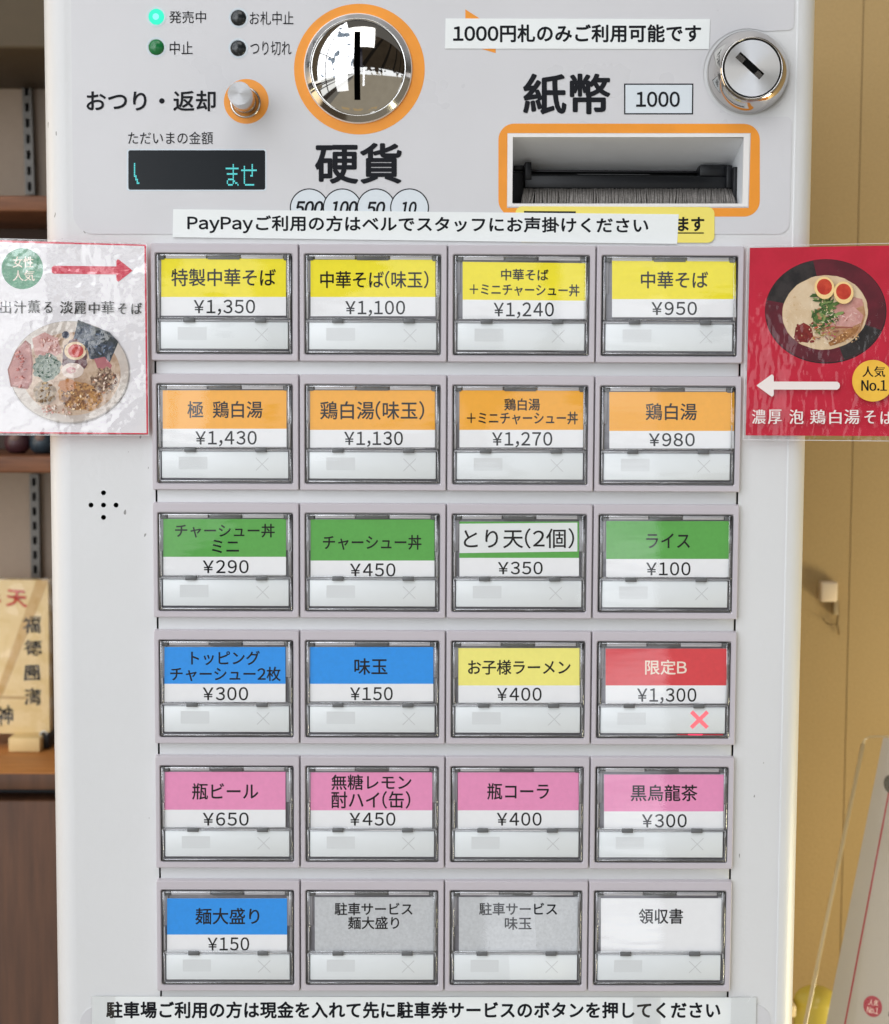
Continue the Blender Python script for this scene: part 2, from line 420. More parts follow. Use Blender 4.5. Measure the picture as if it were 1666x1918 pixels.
def text(mb, s, box, y, m, bold=0.0, skew=0.0, gap=0.12, track=1.0, space=0.5, slant=0.0, warp=0.0, boldx=None):
    """letters fitted to a pixel box of the photo, lying on the plane at depth y; bold in pixels"""
    V, F = layout(s, gap, track, space)
    if slant: V = [(a + slant * b, b) for a, b in V]
    a0 = min(p[0] for p in V); a1 = max(p[0] for p in V); b0 = min(p[1] for p in V); b1 = max(p[1] for p in V)
    x0, y0, x1, y1 = box
    sh = [(0, 0)]
    if bold or boldx:
        bx = boldx if boldx is not None else bold
        sh = [(bx * math.cos(k * math.pi / 4), bold * math.sin(k * math.pi / 4)) for k in range(8)] + [(0, 0)]
        x0 += bx; x1 -= bx; y0 += bold; y1 -= bold
        if not bold: sh = [(-bx, 0), (bx, 0), (0, 0)]
    for k, (ox, oy) in enumerate(sh):
        pts = []
        for a, b in V:
            u = (a - a0) / (a1 - a0); v = (b1 - b) / (b1 - b0)
            px = x0 + u * (x1 - x0) + ox; py = y0 + v * (y1 - y0) + oy
            if warp:
                px += warp * math.sin(py * 0.33 + 1.7 * math.sin(px * 0.11)); py += warp * math.sin(px * 0.29 + 0.6)
            py += skew * (px - x0)
            pts.append(P(px, py, y - k * 0.000004))
        fs = []
        for q in F:
            A, B, C_ = (pts[i] for i in q[:3])
            ar = (B.x - A.x) * (C_.z - A.z) - (C_.x - A.x) * (B.z - A.z)
            fs.append(q if ar > 0 else tuple(reversed(q)))
        mb.add(pts, fs, m)

# ------------------------------------------------------------------ the setting: walls
YW, YL = 0.235, 0.305
wall_m = mat('ochre_plaster_wall', lin(162, 136, 91), 0.75, vary=0.08, vscale=800, bump=0.00025, bscale=700)
seam_x = (P(1623, 0, YW).x + P(1580, 1400, YW).x) / 2
wl = MB()
wl.box(-0.02, seam_x - 0.00025, YW, YW + 0.02, -1.0, 0.8, wall_m)
wl.box(seam_x + 0.00025, 1.3, YW, YW + 0.02, -1.0, 0.8, wall_m)
wl.box(seam_x - 0.0005, seam_x + 0.0005, YW + 0.0012, YW + 0.02, -1.0, 0.8, mat('wall_joint', lin(128, 100, 60), 0.8))
tag(wl.build('ochre_wall'), kind='structure')
gw = MB(); gw.box(-1.2, -0.021, YL, YL + 0.02, -1.0, 0.8, mat('grey_back_wall', lin(166, 152, 138), 0.8, vary=0.03, vscale=200, bump=0.0001, bscale=600))
tag(gw.build('grey_wall'), kind='structure')

# shelving on the left
wood = mat('red_brown_wood', lin(118, 76, 50), 0.5, color2=lin(88, 54, 34), vscale=30, stretch=(1, 1, 9), thr=(0.35, 0.65), detail=6)
wood_dark = mat('dark_brown_wood', lin(94, 63, 44), 0.5, color2=lin(72, 48, 34), vscale=26, stretch=(9, 1, 0.7), thr=(0.3, 0.7), detail=6)
wood_top = mat('amber_wood_top', lin(186, 126, 66), 0.45, color2=lin(158, 100, 48), vscale=24, stretch=(1, 8, 1), thr=(0.3, 0.7), detail=6)
olive = mat('olive_brown_board', lin(78, 66, 47), 0.6, vary=0.05, vscale=120)
def zz(py, y): return P(60, py, y).z
XL0, XL1 = -0.75, -0.165
up = MB(); up.bbox(XL0, XL1, 0.19, YL - 0.001, zz(91, 0.19), 0.55, olive, 0.002)
tag(up.build('upper_cabinet'), 'olive brown overhead cupboard above the grey wall and upper shelf rail', 'overhead cupboard')
oc = empty('open_cupboard', (-0.45, 0.25, zz(886, 0.205))); tag(oc, 'open brown wooden cupboard with dark inside behind the white laminated poster', 'cupboard')
sh1 = MB(); sh1.bbox(XL0, XL1, 0.205, YL - 0.001, zz(396, 0.205), zz(366, 0.205), wood, 0.0012); adopt(sh1.build('top_board'), oc)
sh2 = MB(); sh2.bbox(XL0, XL1, 0.205, YL - 0.001, zz(886, 0.205), zz(854, 0.205), wood, 0.0012); adopt(sh2.build('bottom_board'), oc)
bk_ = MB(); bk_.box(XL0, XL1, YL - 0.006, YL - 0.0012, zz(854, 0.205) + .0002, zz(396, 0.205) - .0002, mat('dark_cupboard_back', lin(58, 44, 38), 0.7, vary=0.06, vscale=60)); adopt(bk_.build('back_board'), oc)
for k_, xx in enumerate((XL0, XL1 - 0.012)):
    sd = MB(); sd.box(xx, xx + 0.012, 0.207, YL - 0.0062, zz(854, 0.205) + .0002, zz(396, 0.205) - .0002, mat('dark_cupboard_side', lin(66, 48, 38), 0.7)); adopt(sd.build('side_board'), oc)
for pa, pb, lab in (((49, 96), (57.5, 364), 'slotted metal shelf rail on the grey wall above the open brown cupboard'),
                    ((65, 888), (70, 1082), 'slotted metal shelf rail on the grey wall below the open brown cupboard')):
    a = P(pa[0], pa[1], YL - 0.004); b = P(pb[0], pb[1], YL - 0.004)
    if 'below' in lab: b = P(72.5, 1375, YL - 0.004)
    r = MB(); n = 30
    L = a.z - b.z; sw = 0.0027
    steel_g = mat('grey_shelf_rail', lin(98, 96, 92), 0.4, 0.3); slotm = M['black']
    v0 = lambda t, dx: (a.x + (b.x - a.x) * t + dx, a.z + (b.z - a.z) * t)
    loop = [v0(0, -sw), v0(1, -sw), v0(1, sw), v0(0, sw)]
    holes = []
    k = int(L / 0.0085)
    for i in range(k):
        t0 = (i + 0.25) / k; t1 = (i + 0.80) / k
        holes.append([v0(t0, -sw * .42), v0(t1, -sw * .42), v0(t1, sw * .42), v0(t0, sw * .42)])
    r.sheet([loop] + holes, YL - 0.006, steel_g); r.walls(loop, YL - 0.006, YL, steel_g)
    for hl in holes: r.walls(hl, YL - 0.006, YL - 0.0008, slotm)
    r.sheet([loop], YL - 0.0008, slotm)
    tag(r.build('shelf_rail'), lab, 'shelf rail', 'slotted shelf rails on the grey wall')

# dark round ornaments on the lower shelf
def ornament(cx, col, col2, label):
    yo = 0.235
    base = P(cx, 853, yo); r = 0.0085 * 1.0
    base.z = zz(854, 0.205) + 0.0002
    rr = 24 * SC(cx, 840, yo)
    e = empty('round_ornament', base); tag(e, label, 'ornament', 'dark round ornaments in the cupboard')
    b = MB(); b.lathe((0, 0, 0), [(0.0001, 0), (rr * .55, 0), (rr * .86, rr * .25), (rr, rr * .75), (rr * .95, rr * 1.15), (rr * .75, rr * 1.6), (rr * .42, rr * 1.95), (0.0001, rr * 2.05)], mat('glaze_' + col2, col, 0.45, vary=0.35, vscale=150), 40, axis='Z')
    b.build('body', e)
    f = MB(); f.lathe((0, -rr * 0.62, rr * 1.15), [(0.0001, -rr * .36), (rr * .22, -rr * .33), (rr * .42, -rr * .2), (rr * .5, 0.0)], mat('face_' + col2, lin(98, 74, 66), 0.6, vary=0.25, vscale=220), 28)
    f.build('face_patch', e)
ornament(33, lin(62, 34, 40), 'maroon', 'dark maroon round ornament in the open cupboard beside the teal one')
ornament(80, lin(38, 52, 62), 'teal', 'dark teal round ornament in the open cupboard next to the white machine')

# low cabinet with the amber top
cb = empty('low_cabinet', (-0.4, 0.2, -0.6))
yt = 0.20
zt = zz(1449, yt)
c1 = MB(); c1.bbox(XL0, XL1, yt, YL - 0.001, zt - 0.0004, zt, wood_top, 0.0001)
c1.add([], [], wood_top)
top_o = MB(); top_o.bbox(XL0, XL1, yt, YL - 0.001, zz(1480, yt), zt - 0.0003, wood_dark, 0.0008)
top_o.bbox(XL0, XL1, yt + 0.0006, YL - 0.0012, zt - 0.0006, zt + 0.0003, wood_top, 0.0002)
adopt(top_o.build('counter_top'), cb)
dr = MB(); dr.bbox(XL0, XL1, yt + 0.003, YL - 0.001, -0.9, zz(1503, yt), wood_dark, 0.0015); adopt(dr.build('cabinet_front'), cb)
gp = MB(); gp.box(XL0, XL1, yt + 0.02, YL - 0.002, zz(1503, yt) + 0.0002, zz(1480, yt) - 0.0002, M['black']); adopt(gp.build('shadow_rail'), cb)  # black strip filling the gap, its shade put into the colour
tag(cb, 'low brown wooden cabinet with amber top standing left of the machine', 'cabinet')

# wooden plaque in clear wrapping
yp = 0.262
pq = empty('wooden_plaque', (P(40, 1375, yp).x, yp, zt)); tag(pq, 'pale wooden plaque with brush lettering in clear wrapping on the amber cabinet top', 'plaque')
pw = mat('pale_plaque_wood', lin(218, 194, 142), 0.55, color2=lin(206, 180, 126), vscale=30, stretch=(1, 1, .2), thr=(.3, .7))
b = MB(); b.prism([quad_px([(-70, 1085), (-70, 1374), (93, 1374), (90, 1087)], yp)], yp, yp + 0.008, pw)
for pts in ([(91, 1087), (68, 1087), (-8, 1300), (-8, 1330)],):
    b.sheet([quad_px(pts, yp - 0.0002)], yp - 0.0002, mat('plaque_inlay', lin(190, 156, 98), 0.55))
b.sheet([quad_px([(-70, 1302), (-70, 1307), (50, 1310), (50, 1305)], yp - 0.00025)], yp - 0.00025, mat('plaque_line', lin(178, 146, 90), 0.55))
brush = M['ink_soft']; redb = mat('red_brush_ink', lin(190, 60, 40), 0.6)
yb = yp - 0.0004
text(b, '天', (12, 1105, 50, 1137), yb, redb, bold=0.9, warp=1.4)
text(b, '弁', (-32, 1106, 1, 1138), yb, redb, bold=0.9, warp=1.4)
for ch, bx in (('福', (43, 1155, 76, 1186)), ('徳', (45, 1199, 78, 1227)), ('圓', (46, 1245, 74, 1274)), ('満', (46, 1290, 76, 1320)), ('神', (-6, 1322, 25, 1358))):
    text(b, ch, bx, yb, brush, bold=0.35, warp=1.5)
adopt(b.build('plaque_board'), pq)
st = MB(); a0 = P(17, 1372, yp - 0.012); a1 = P(76, 1372, yp - 0.012)
st.bbox(a0.x, a1.x, yp - 0.014, yp + 0.010, zt + 0.0004, P(40, 1373, yp).z, pw, 0.0006); adopt(st.build('stand'), pq)
wr = MB()
g = []
nx, nz = 14, 26
wv, wf = [], []
random.seed(3)
for j in range(nz + 1):
    for i in range(nx + 1):
        px = -72 + (98 + 72) * i / nx + (random.uniform(-1.2, 1.2) if i == nx else 0); py = 1083 + (1374 - 1083) * j / nz
        yy = yp - 0.0022 - 0.0012 * random.random() - (0.001 if i > nx - 3 else 0)
        wv.append(P(px, py, yy))
for j in range(nz):
    for i in range(nx):
        q = j * (nx + 1) + i; wf.append((q, q + nx + 1, q + nx + 2, q + 1))
wr.add(wv, wf, film('crinkled_clear_wrap', wob=0.0006, wscale=70, rough=0.06, boost=0.4), True)
adopt(wr.build('clear_wrap'), pq)
# dark loop beside the plaque's stand
ds = MB(); ca = P(85, 1383, yp - 0.004)
ds.bbox(P(77, 1380, yp).x, P(97, 1380, yp).x, yp - 0.006, yp + 0.02, zt + 0.0004, zt + 0.009, M['black'], 0.001)
ds.tube([ca + Vector((0.002 * math.cos(t), -0.004, 0.002 * math.sin(t) + 0.003)) for t in [i * 0.5 for i in range(10)]], 0.00035, M['lamp_ring'], 6)
tag(ds.build('small_black_box'), 'small black object with a pale curl beside the plaque on the cabinet', 'trinket')

# adhesive hook on the ochre wall
hk = empty('wall_hook', P(1554, 1110, YW)); tag(hk, 'small beige adhesive hook with bent thin wire on the ochre wall', 'hook')
hm = mat('beige_hook_plastic', lin(206, 186, 160), 0.45)
b = MB(); a = P(1538, 1128, YW - .008); c = P(1571, 1090, YW - .008)
b.bbox(a.x, c.x, YW - 0.008, YW - 0.0002, a.z, c.z, hm, 0.0012); adopt(b.build('hook_block'), hk)
b = MB(); a = P(1561, 1152, YW - .004); c = P(1571, 1128, YW - .004)
b.bbox(a.x, c.x, YW - 0.005, YW - 0.0002, a.z, c.z + .001, mat('hook_tongue', lin(150, 130, 96), 0.4), 0.0006); adopt(b.build('tongue'), hk)
b = MB(); wm = mat('dull_wire', lin(104, 80, 40), 0.5)
b.tube([P(1570, 1128, YW - .004), P(1571, 1150, YW - .004), P(1569, 1168, YW - .003), P(1572, 1188, YW - .002)], 0.0005, wm, 6)
b.tube([P(1542, 1159, YW - .004), P(1549, 1167, YW - .004), P(1556, 1170, YW - .004), P(1567, 1169, YW - .003)], 0.0004, wm, 6)
adopt(b.build('wire'), hk)

# yellow domed container low on the right
yc = 0.15
cc = P(1527, 1960, yc); rc = 41 * SC(1527, 1900, yc); ztop = P(1527, 1848, yc).z
ct = empty('domed_container', (cc.x, yc, ztop - 0.12)); tag(ct, 'glossy olive yellow container with domed lid behind the acrylic menu stand', 'container')
ym = mat('olive_yellow_plastic', lin(196, 178, 78), 0.25, vary=0.03, vscale=60)
b = MB(); hd = rc * 0.75
prof = [(0.0001, 0)] + [(rc * math.sin(a), -hd * (1 - math.cos(a))) for a in [math.pi / 2 * i / 12 for i in range(1, 13)]] + [(rc, -hd - 0.003)]
b.lathe((0, 0, 0.12), prof, ym, 64, axis='Z'); b.build('lid', ct)
b = MB(); b.lathe((0, 0, 0.12), [(rc * .97, -hd - 0.003), (rc * .97, -0.12), (0.0001, -0.12)], ym, 64, axis='Z'); b.build('pot', ct)
b = MB(); a = P(1476, 1904, yc - .01); c = P(1491, 1881, yc - .01)
b.bbox(a.x - .01, c.x, yc - .012, yc + .01, a.z, c.z, mat('cream_block', lin(228, 206, 164), 0.5), 0.001)
tag(b.build('cream_block'), 'small cream block poking out from behind the machine by the yellow container', 'block')
b = MB(); b.bbox(P(1470, 1960, yc).x, 1.0, yc - .07, YW - .001, ztop - .14, ztop - .1201, wood_top, .001)
tag(b.build('side_table'), 'wooden table top under the yellow container right of the machine', 'table')

# acrylic menu stand leaning back at lower right
psi, phi = math.radians(-22), math.radians(24)
tx = Vector((math.cos(psi), math.sin(psi), 0)); bk = Vector((-math.sin(psi), math.cos(psi), 0))
ez = (Vector((0, 0, 1)) * math.cos(phi) + bk * math.sin(phi)).normalized(); nn = tx.cross(ez)
if nn.y > 0: nn = -nn
O3 = P(1620, 1384, 0.16)
def PL(px, py, off=0.0):
    d = VIEW.transposed() @ Vector(((px - CX) / F_PX, (py - CY) / F_PX, 1.0))
    o = O3 + nn * off
    t = (o - CAM).dot(nn) / d.dot(nn); return CAM + d * t
ms_ = empty('menu_stand', O3); tag(ms_, 'leaning clear acrylic stand holding a white menu sheet with a red line', 'menu stand')
def sheet3(mb, pts, m, thick=0.0, side=None):
    n = len(pts); v = list(pts) + [p - nn * thick for p in pts]
    f = [tuple(range(n))]
    if thick: f += [tuple(range(n, 2 * n))[::-1]]
    mb.add(v, f, m)
    if thick: mb.add(v, [(i, (i + 1) % n, n + (i + 1) % n, n + i) for i in range(n)], side or m)
sheet_front = film('clear_stand_sheet', rough=0.04, boost=0.10, tint=(0.97, 0.97, 0.95, 1))
edge_m = mat('acrylic_edge', lin(196, 176, 138), 0.15, spec=0.8)
tr_ = PL(1790, 1376)
outl = [PL(1508, 1918), PL(1618, 1392), PL(1622, 1384), PL(1630, 1379), PL(1800, 1374), PL(1800, 2050), PL(1481, 2050)]
b = MB(); sheet3(b, outl, sheet_front); adopt(b.build('clear_panel'), ms_)
b = MB(); r = 0.0011
b.tube([PL(1481, 2050), PL(1509, 1918), PL(1617.5, 1394)], 0.00115, edge_m, 8)
b.tube([PL(1617.5, 1394), PL(1621, 1385), PL(1630, 1380), PL(1800, 1375)], [0.0010, 0.0006, 0.0004, 0.0004], edge_m, 8)
adopt(b.build('panel_edge'), ms_)
pm = mat('menu_paper', lin(180, 170, 158), 0.6, vary=0.01, vscale=60)
b = MB(); sheet3(b, [PL(1521, 2050, -.0006), PL(1548, 1918, -.0006), PL(1655, 1382, -.0006), PL(1800, 1379, -.0006), PL(1800, 2050, -.0006)], pm, 0.0003)
rl = mat('red_rule', lin(168, 30, 46), 0.6)
def tri3(mb, pts, m): mb.add(pts, [tuple(range(len(pts)))], m)
o_ = -.00045
tri3(b, [PL(1582, 1918, o_), PL(1585, 1918, o_), PL(1669, 1475, o_), PL(1666, 1475, o_)], rl)
tri3(b, [PL(1555, 2050, o_), PL(1558, 2050, o_), PL(1585, 1918, o_), PL(1582, 1918, o_)], rl)
tri3(b, [PL(1635.5 + 17.5 * math.cos(t) + 2 * math.sin(t), 1885.5 + 20 * math.sin(t), o_ + .00005) for t in [2 * math.pi * i / 48 for i in range(48)]], rl)
def text3(mb, s, box, m, o, skew=0.0, slant=0.0):
    V, F = layout(s, 0.08)
    a0 = min(p[0] for p in V); a1 = max(p[0] for p in V); b0 = min(p[1] for p in V); b1 = max(p[1] for p in V)
    pts = []
    for a_, b_ in V:
        u = (a_ - a0) / (a1 - a0); v = (b1 - b_) / (b1 - b0)
        pts.append(PL(box[0] + u * (box[2] - box[0]) + slant * (0.5 - v), box[1] + v * (box[3] - box[1]) + skew * u, o))
    mb.add(pts, F, m)
text3(b, '人気', (1628, 1872, 1646, 1883), M['ink_white'], o_ + .0001, 2, 2)
text3(b, 'No.1', (1625, 1886, 1646, 1897), M['ink_white'], o_ + .0001, 3, 2)
tri3(b, [PL(1668 + 12 * math.cos(t) + 1.5 * math.sin(t), 1469 + 17 * math.sin(t), o_ + .0001) for t in [2 * math.pi * i / 40 for i in range(40)]], mat('dark_olive_print', lin(82, 74, 58), 0.6))
text3(b, '中', (1665, 1893, 1682, 1908), M['ink_soft'], o_ + .0001, 0, 2)
adopt(b.build('menu_sheet'), ms_)

# ------------------------------------------------------------------ THE MACHINE
mach = empty('ticket_machine', (0, 0, 0))
tag(mach, 'white meal ticket vending machine with coin slot, bill slot and rows of priced buttons', 'ticket machine')
YF = 0.0030                                     # front face of the housing
ZT, ZB = P(800, -130, YF).z, -0.47
xl_f = (P(126, 0, YF).x + P(140, 1918, YF).x) / 2; xl_s = (P(88, 0, YF + .010).x + P(105, 1918, YF + .010).x) / 2
xr_f = (P(1492, 0, YF).x + P(1455, 1880, YF).x) / 2; xr_s = (P(1530, 0, YF + .010).x + P(1479, 1880, YF + .010).x) / 2
PX0, PX1 = P(289.3, 690, YF).x, P(1388.0, 690, YF).x
PZ1, PZ0 = -0.0015, -0.3200
slot_o = (961, 256, 1393, 381)
slot_loop = quad_px([(961, 256), (1394, 256), (1391, 381), (960, 381)], YF)
hs = MB()
outer = [(xl_f, ZB), (xr_f, ZB), (xr_f, ZT), (xl_f, ZT)]
inner = [(PX0, PZ0), (PX1, PZ0), (PX1, PZ1), (PX0, PZ1)]
spk = [(194, 946), (194, 923), (170.5, 946), (217.5, 946), (194, 969)]
spk_l = [circ_px(a, b_, 4.6, YF, 20) for a, b_ in spk]
hs.sheet([outer, inner, slot_loop] + spk_l, YF, M['paint'])
hs.walls(inner, YF, YF + 0.004, M['dark_gap'])
for l in spk_l:
    hs.walls(l, YF, YF + 0.0025, M['black'])
    hs.sheet([l], YF + 0.0025, M['black_matte'])
# rounded vertical edges, sides, top
def profile(xf, xs):
    rx = xs - xf; ry = 0.011
    pts = [(xf + rx * math.sin(a), YF + ry * (1 - math.cos(a))) for a in [math.pi / 2 * i / 14 for i in range(15)]]
    return pts + [(xs, YF + 0.19)]
def crease(xf, xs):
    sg = 1 if xs > xf else -1
    rx = xs - xf; ry = 0.010
    pts = [(xf, YF), (xf + sg * .0004, YF - 0.00025), (xf + sg * .0009, YF - 0.0001)]
    x1 = pts[-1][0]; rx = xs - x1
    pts += [(x1 + rx * math.sin(a) ** 1.0, YF - 0.0001 + ry * (1 - math.cos(a)) ) for a in [math.pi / 2 * i / 14 for i in range(1, 15)]]
    return pts + [(xs, YF + 0.19)]
for pr, flip in ((profile(xl_f, xl_s), True), (crease(xr_f, xr_s), False)):
    n = len(pr); v = [(x, y, ZB) for x, y in pr] + [(x, y, ZT) for x, y in pr]
    f = [(i, i + 1, n + i + 1, n + i) for i in range(n - 1)]
    hs.add(v, [tuple(reversed(q)) for q in f] if flip else f, M['paint'], True)
cap = [(xl_s, YF + .19)] + list(reversed(profile(xl_f, xl_s)))[1:] + crease(xr_f, xr_s)
for z, rev in ((ZT, False), (ZB, True)):
    v = [(x, y, z) for x, y in cap]; hs.add(v, [tuple(range(len(v)))], M['paint'])
v = [(xl_s, YF + .19, ZB), (xr_s, YF + .19, ZB), (xr_s, YF + .19, ZT), (xl_s, YF + .19, ZT)]; hs.add(v, [(0, 1, 2, 3)], M['paint'])
adopt(hs.build('housing'), mach)
# inset button plate
bp = MB(); g = 0.0007
bl = [(PX0 + g, PZ0 + g), (PX1 - g, PZ0 + g), (PX1 - g, PZ1 - g), (PX0 + g, PZ1 - g)]
bp.bbox(PX0 + g, PX1 - g, YF - 0.0002, YF + 0.004, PZ0 + g, PZ1 - g, M['panel_plate'], 0.0005, 2)
bp.box(PX0 + .0001, PX1 - .0001, YF + 0.0038, YF + 0.0045, PZ0, PZ1, M['black_matte'])
adopt(bp.build('button_plate'), mach)
kn = MB(); kc = P(96, 917, 0.02)
kn2 = MB(); kn2.lathe((0, 0, 0), [(0.0066, 0), (0.0066, 0.0015), (0.0058, 0.0028), (0.0001, 0.0031)], M['black'], 40, axis='Z')
ko = kn2.build('side_lock'); ko.location = (xl_s + 0.0001, 0.034, P(96, 917, 0.02).z); ko.rotation_euler = (0, math.radians(-90), 0); ko.parent = mach

# grey film overlay with printing
YO = YF - 0.0003
fm = MB()
def arc(cx, cy, r, a0, a1, n=10): return [(cx + r * math.cos(math.radians(a0 + (a1 - a0) * i / n)), cy + r * math.sin(math.radians(a0 + (a1 - a0) * i / n))) for i in range(n + 1)]
lx = lambda py: 133 + 0.010 * py                # left edge of the film
rx_ = lambda py: 1489 - 0.021 * py
ol = [(lx(-100), -100), (lx(400), 398)] + arc(lx(400) + 40, 398, 40, 180, 90) + arc(rx_(440) - 22, 416, 22, 90, 0) + \
     [(rx_(230), 232)] + arc(rx_(225) - 12, 230, 12, 0, -90) + arc(1402, 137, 84, 76, 290, 24)[0:] + arc(rx_(45) - 12, 44, 12, 90, 0) + [(rx_(-100), -100)]
slot_film = quad_px([(952, 250), (1406, 250), (1402, 388), (951, 388)], YO)
fm.sheet([quad_px(ol, YO), slot_film], YO, M['panel_film']); fm.walls(quad_px(ol, YO), YO, YF, M['panel_film'])
Y1 = YO - 0.00005
def ring(mb, cx, cy, r0, r1, y, m, n=80):
    mb.sheet([circ_px(cx, cy, r1, y, n), circ_px(cx, cy, r0, y, n)], y, m)
ring(fm, 673.5, 129, 90, 122.5, Y1, M['print_orange'])
ring(fm, 461.5, 189.5, 18, 42, Y1, M['print_orange'])
fm.sheet([rr_px(934, 231, 1424, 405, 30, Y1, skew=0.001), quad_px([(951, 249), (1407, 249), (1403, 389), (950, 389)], Y1)], Y1, M['print_orange'])
fm.sheet([quad_px([(872, 17), (929, 53), (929, 99), (872, 82)], Y1)], Y1, M['print_orange'])
# denomination circles and note box
for i, cx in enumerate((579.5, 641.5, 705, 767.5)):
    fm.sheet([circ_px(cx, 389, 35, Y1 - i * .00002, 48)], Y1 - i * .00002, M['pale_print'])
    fm.sheet([circ_px(cx, 389, 36.5, Y1 - i * .00002 - .00001, 48), circ_px(cx, 389, 34.3, Y1 - i * .00002 - .00001, 48)], Y1 - i * .00002 - .00001, M['ink_soft'])
fm.sheet([quad_px([(1170, 156.5), (1299, 156.5), (1299, 213.5), (1170, 213.5)], Y1)], Y1, M['pale_print'])
fm.sheet([quad_px([(1169.5, 156), (1299.5, 156), (1299, 214), (1169.5, 214)], Y1 - .00001), quad_px([(1172, 158.5), (1297, 158.5), (1296.5, 211.5), (1172, 211.5)], Y1 - .00001)], Y1 - .00001, M['ink_soft'])
YT = Y1 - 0.00012
T_ = lambda s, b_, **k: text(fm, s, b_, YT, k.pop('m', M['ink_soft']), **k)
T_('発売中', (317, 20, 386, 43)); T_('お札中止', (468, 21, 550, 46)); T_('中止', (318, 77, 361, 102)); T_('つり切れ', (469, 77, 546, 103))
T_('おつり・返却', (162, 169, 404, 208), bold=0.7); T_('ただいまの金額', (240, 246, 399, 270))
T_('硬貨', (590, 267, 753, 344), bold=1.9); T_('紙幣', (980, 137, 1144, 214), bold=1.9)
T_('1000', (1192, 171, 1274, 200), bold=0.7, gap=0.10)
for s, bx in (('500', (552, 376, 606, 403)), ('100', (619, 376, 670, 403)), ('50', (686, 377, 722, 403)), ('10', (750, 377, 781, 403))):
    T_(s, bx, bold=0.9, gap=0.08, slant=0.22)
adopt(fm.build('control_panel'), mach)
# lower film overlay behind the bottom strip
lf = MB(); lo_ = [(150, 2150), (150, 1918)] + arc(182, 1918, 32, 180, 270) + arc(1413, 1914, 32, 270, 360) + [(1443, 2150)]
lf.sheet([quad_px(lo_, YO)], YO, M['panel_film']); lf.walls(quad_px(lo_, YO), YO, YF, M['panel_film'])
adopt(lf.build('lower_panel'), mach)

# indicator lamps
for cx, cy, kind, lab in ((293, 31, 'on', 'glowing green indicator lamp'), (293, 88, 'green', 'unlit dark green indicator lamp'),
                          (447, 33, 'black', 'upper black unlit indicator lamp'), (446.5, 90, 'black', 'lower black unlit indicator lamp')):
    c = P(cx, cy, YO); s = SC(cx, cy, YO)
    ld = MB()
    m_ = {'on': M['lamp_on'], 'green': M['lamp_green'], 'black': M['lamp_black']}[kind]
    ld.lathe(c, [(18.5 * s, -0.00006), (15 * s, -0.00014), (14.4 * s, -0.00006)], M['lamp_ring'], 40)
    ld.lathe(c, [(14.6 * s, -0.0001), (14 * s, -0.0005), (11 * s, -0.0010), (6 * s, -0.00135), (0.00001, -0.00145)], m_, 40)
    if kind == 'on': ld.lathe(c + Vector((0, 0, -1.0 * s)), [(6.0 * s, -0.00142), (3 * s, -0.00150), (0.00001, -0.00152)], M['lamp_core'], 30)
    lo = adopt(ld.build('indicator_lamp'), mach); lo['label'] = lab

# money display
dp = MB(); yd = YO - 0.0001
dp.sheet([rr_px(237.5, 278.5, 499.5, 357.5, 5, YO - .00005)], YO - .00005, M['pale_line'])
dp.sheet([rr_px(240.5, 281, 497, 355, 4, yd)], yd, M['glass_black'])
adopt(dp.build('money_display'), mach)
dd = bpy.data.objects['money_display']
dc = MB(); random.seed(5)
def dots(mb, rows, x0, y0, cw, ch, m):
    for j, r in enumerate(rows):
        for i, q in enumerate(r):
            if q != '.' and q != ' ':
                a = x0 + i * cw; b_ = y0 + j * ch
                mb.sheet([quad_px([(a, b_), (a, b_ + ch * .86), (a + cw * .88, b_ + ch * .86), (a + cw * .88, b_)], yd - .0001)], yd - .0001, m)
MA = ["......#.....", "......#.....", "###########.", "......#.....", "......#.....", ".#########..", "......#.....", "......#.....", "..#####.....", ".#....##....", ".#....#.##..", "..####....#."]
SE = ["........#...", "..#.....#...", "..#.....#...", "############", "..#.....#...", "..#.....#...", "..#....##...", "..#.........", "..#.........", "..#.........", "..#.........", "...#######.."]
for rows_, x0_, y0_, cw_, ch_ in ((MA, 423, 307, 2.2, 3.4), (SE, 452, 307, 2.45, 3.4), (["#...", "#...", "#...", "#...", "#...", "#...", "#...", "##..", ".#..", ".##.", "..#.", "..##"], 251, 305, 2.6, 3.3)):
    dc = MB(); dots(dc, rows_, x0_, y0_, cw_, ch_, M['vfd']); dc.build('display_character', dd)


# coin inlet: collar and slotted chrome dome
cc = P(671.2, 128.5, YO); s = SC(671, 127, YO)
co = MB()
co.lathe(cc, [(101.5 * s, 0), (101.5 * s, -0.0008), (99.5 * s, -0.0010)], M['gasket'], 128)
co.lathe(cc, [(99.8 * s, -0.0009), (99.4 * s, -0.0012)], M['chrome_side'], 128)
co.lathe(cc, [(99.4 * s, -0.0012), (89.6 * s, -0.0033)], M['chrome_side'], 128)
co.lathe(cc, [(89.6 * s, -0.0033), (88.6 * s, -0.0034), (87.4 * s, -0.0027)], M['chrome'], 128)
co_o = adopt(co.build('coin_inlet'), mach)
dm = MB(); Rd = 87.6 * s; hd = 0.0062
Rs = (Rd * Rd + hd * hd) / (2 * hd)
dy = lambda r2: -0.0029 - (math.sqrt(max(Rs * Rs - r2, 0)) - (Rs - hd))
hw, hh = 5.6 * s, 62.5 * s
zmax = math.sqrt(Rd * Rd - (hw * 1.01) ** 2)
zs = [-zmax + (zmax - hh) * i / 10 for i in range(10)] + [-hh + 2 * hh * i / 40 for i in range(41)] + [hh + (zmax - hh) * i / 10 for i in range(1, 11)]
rows = []
NL = 22
verts = []
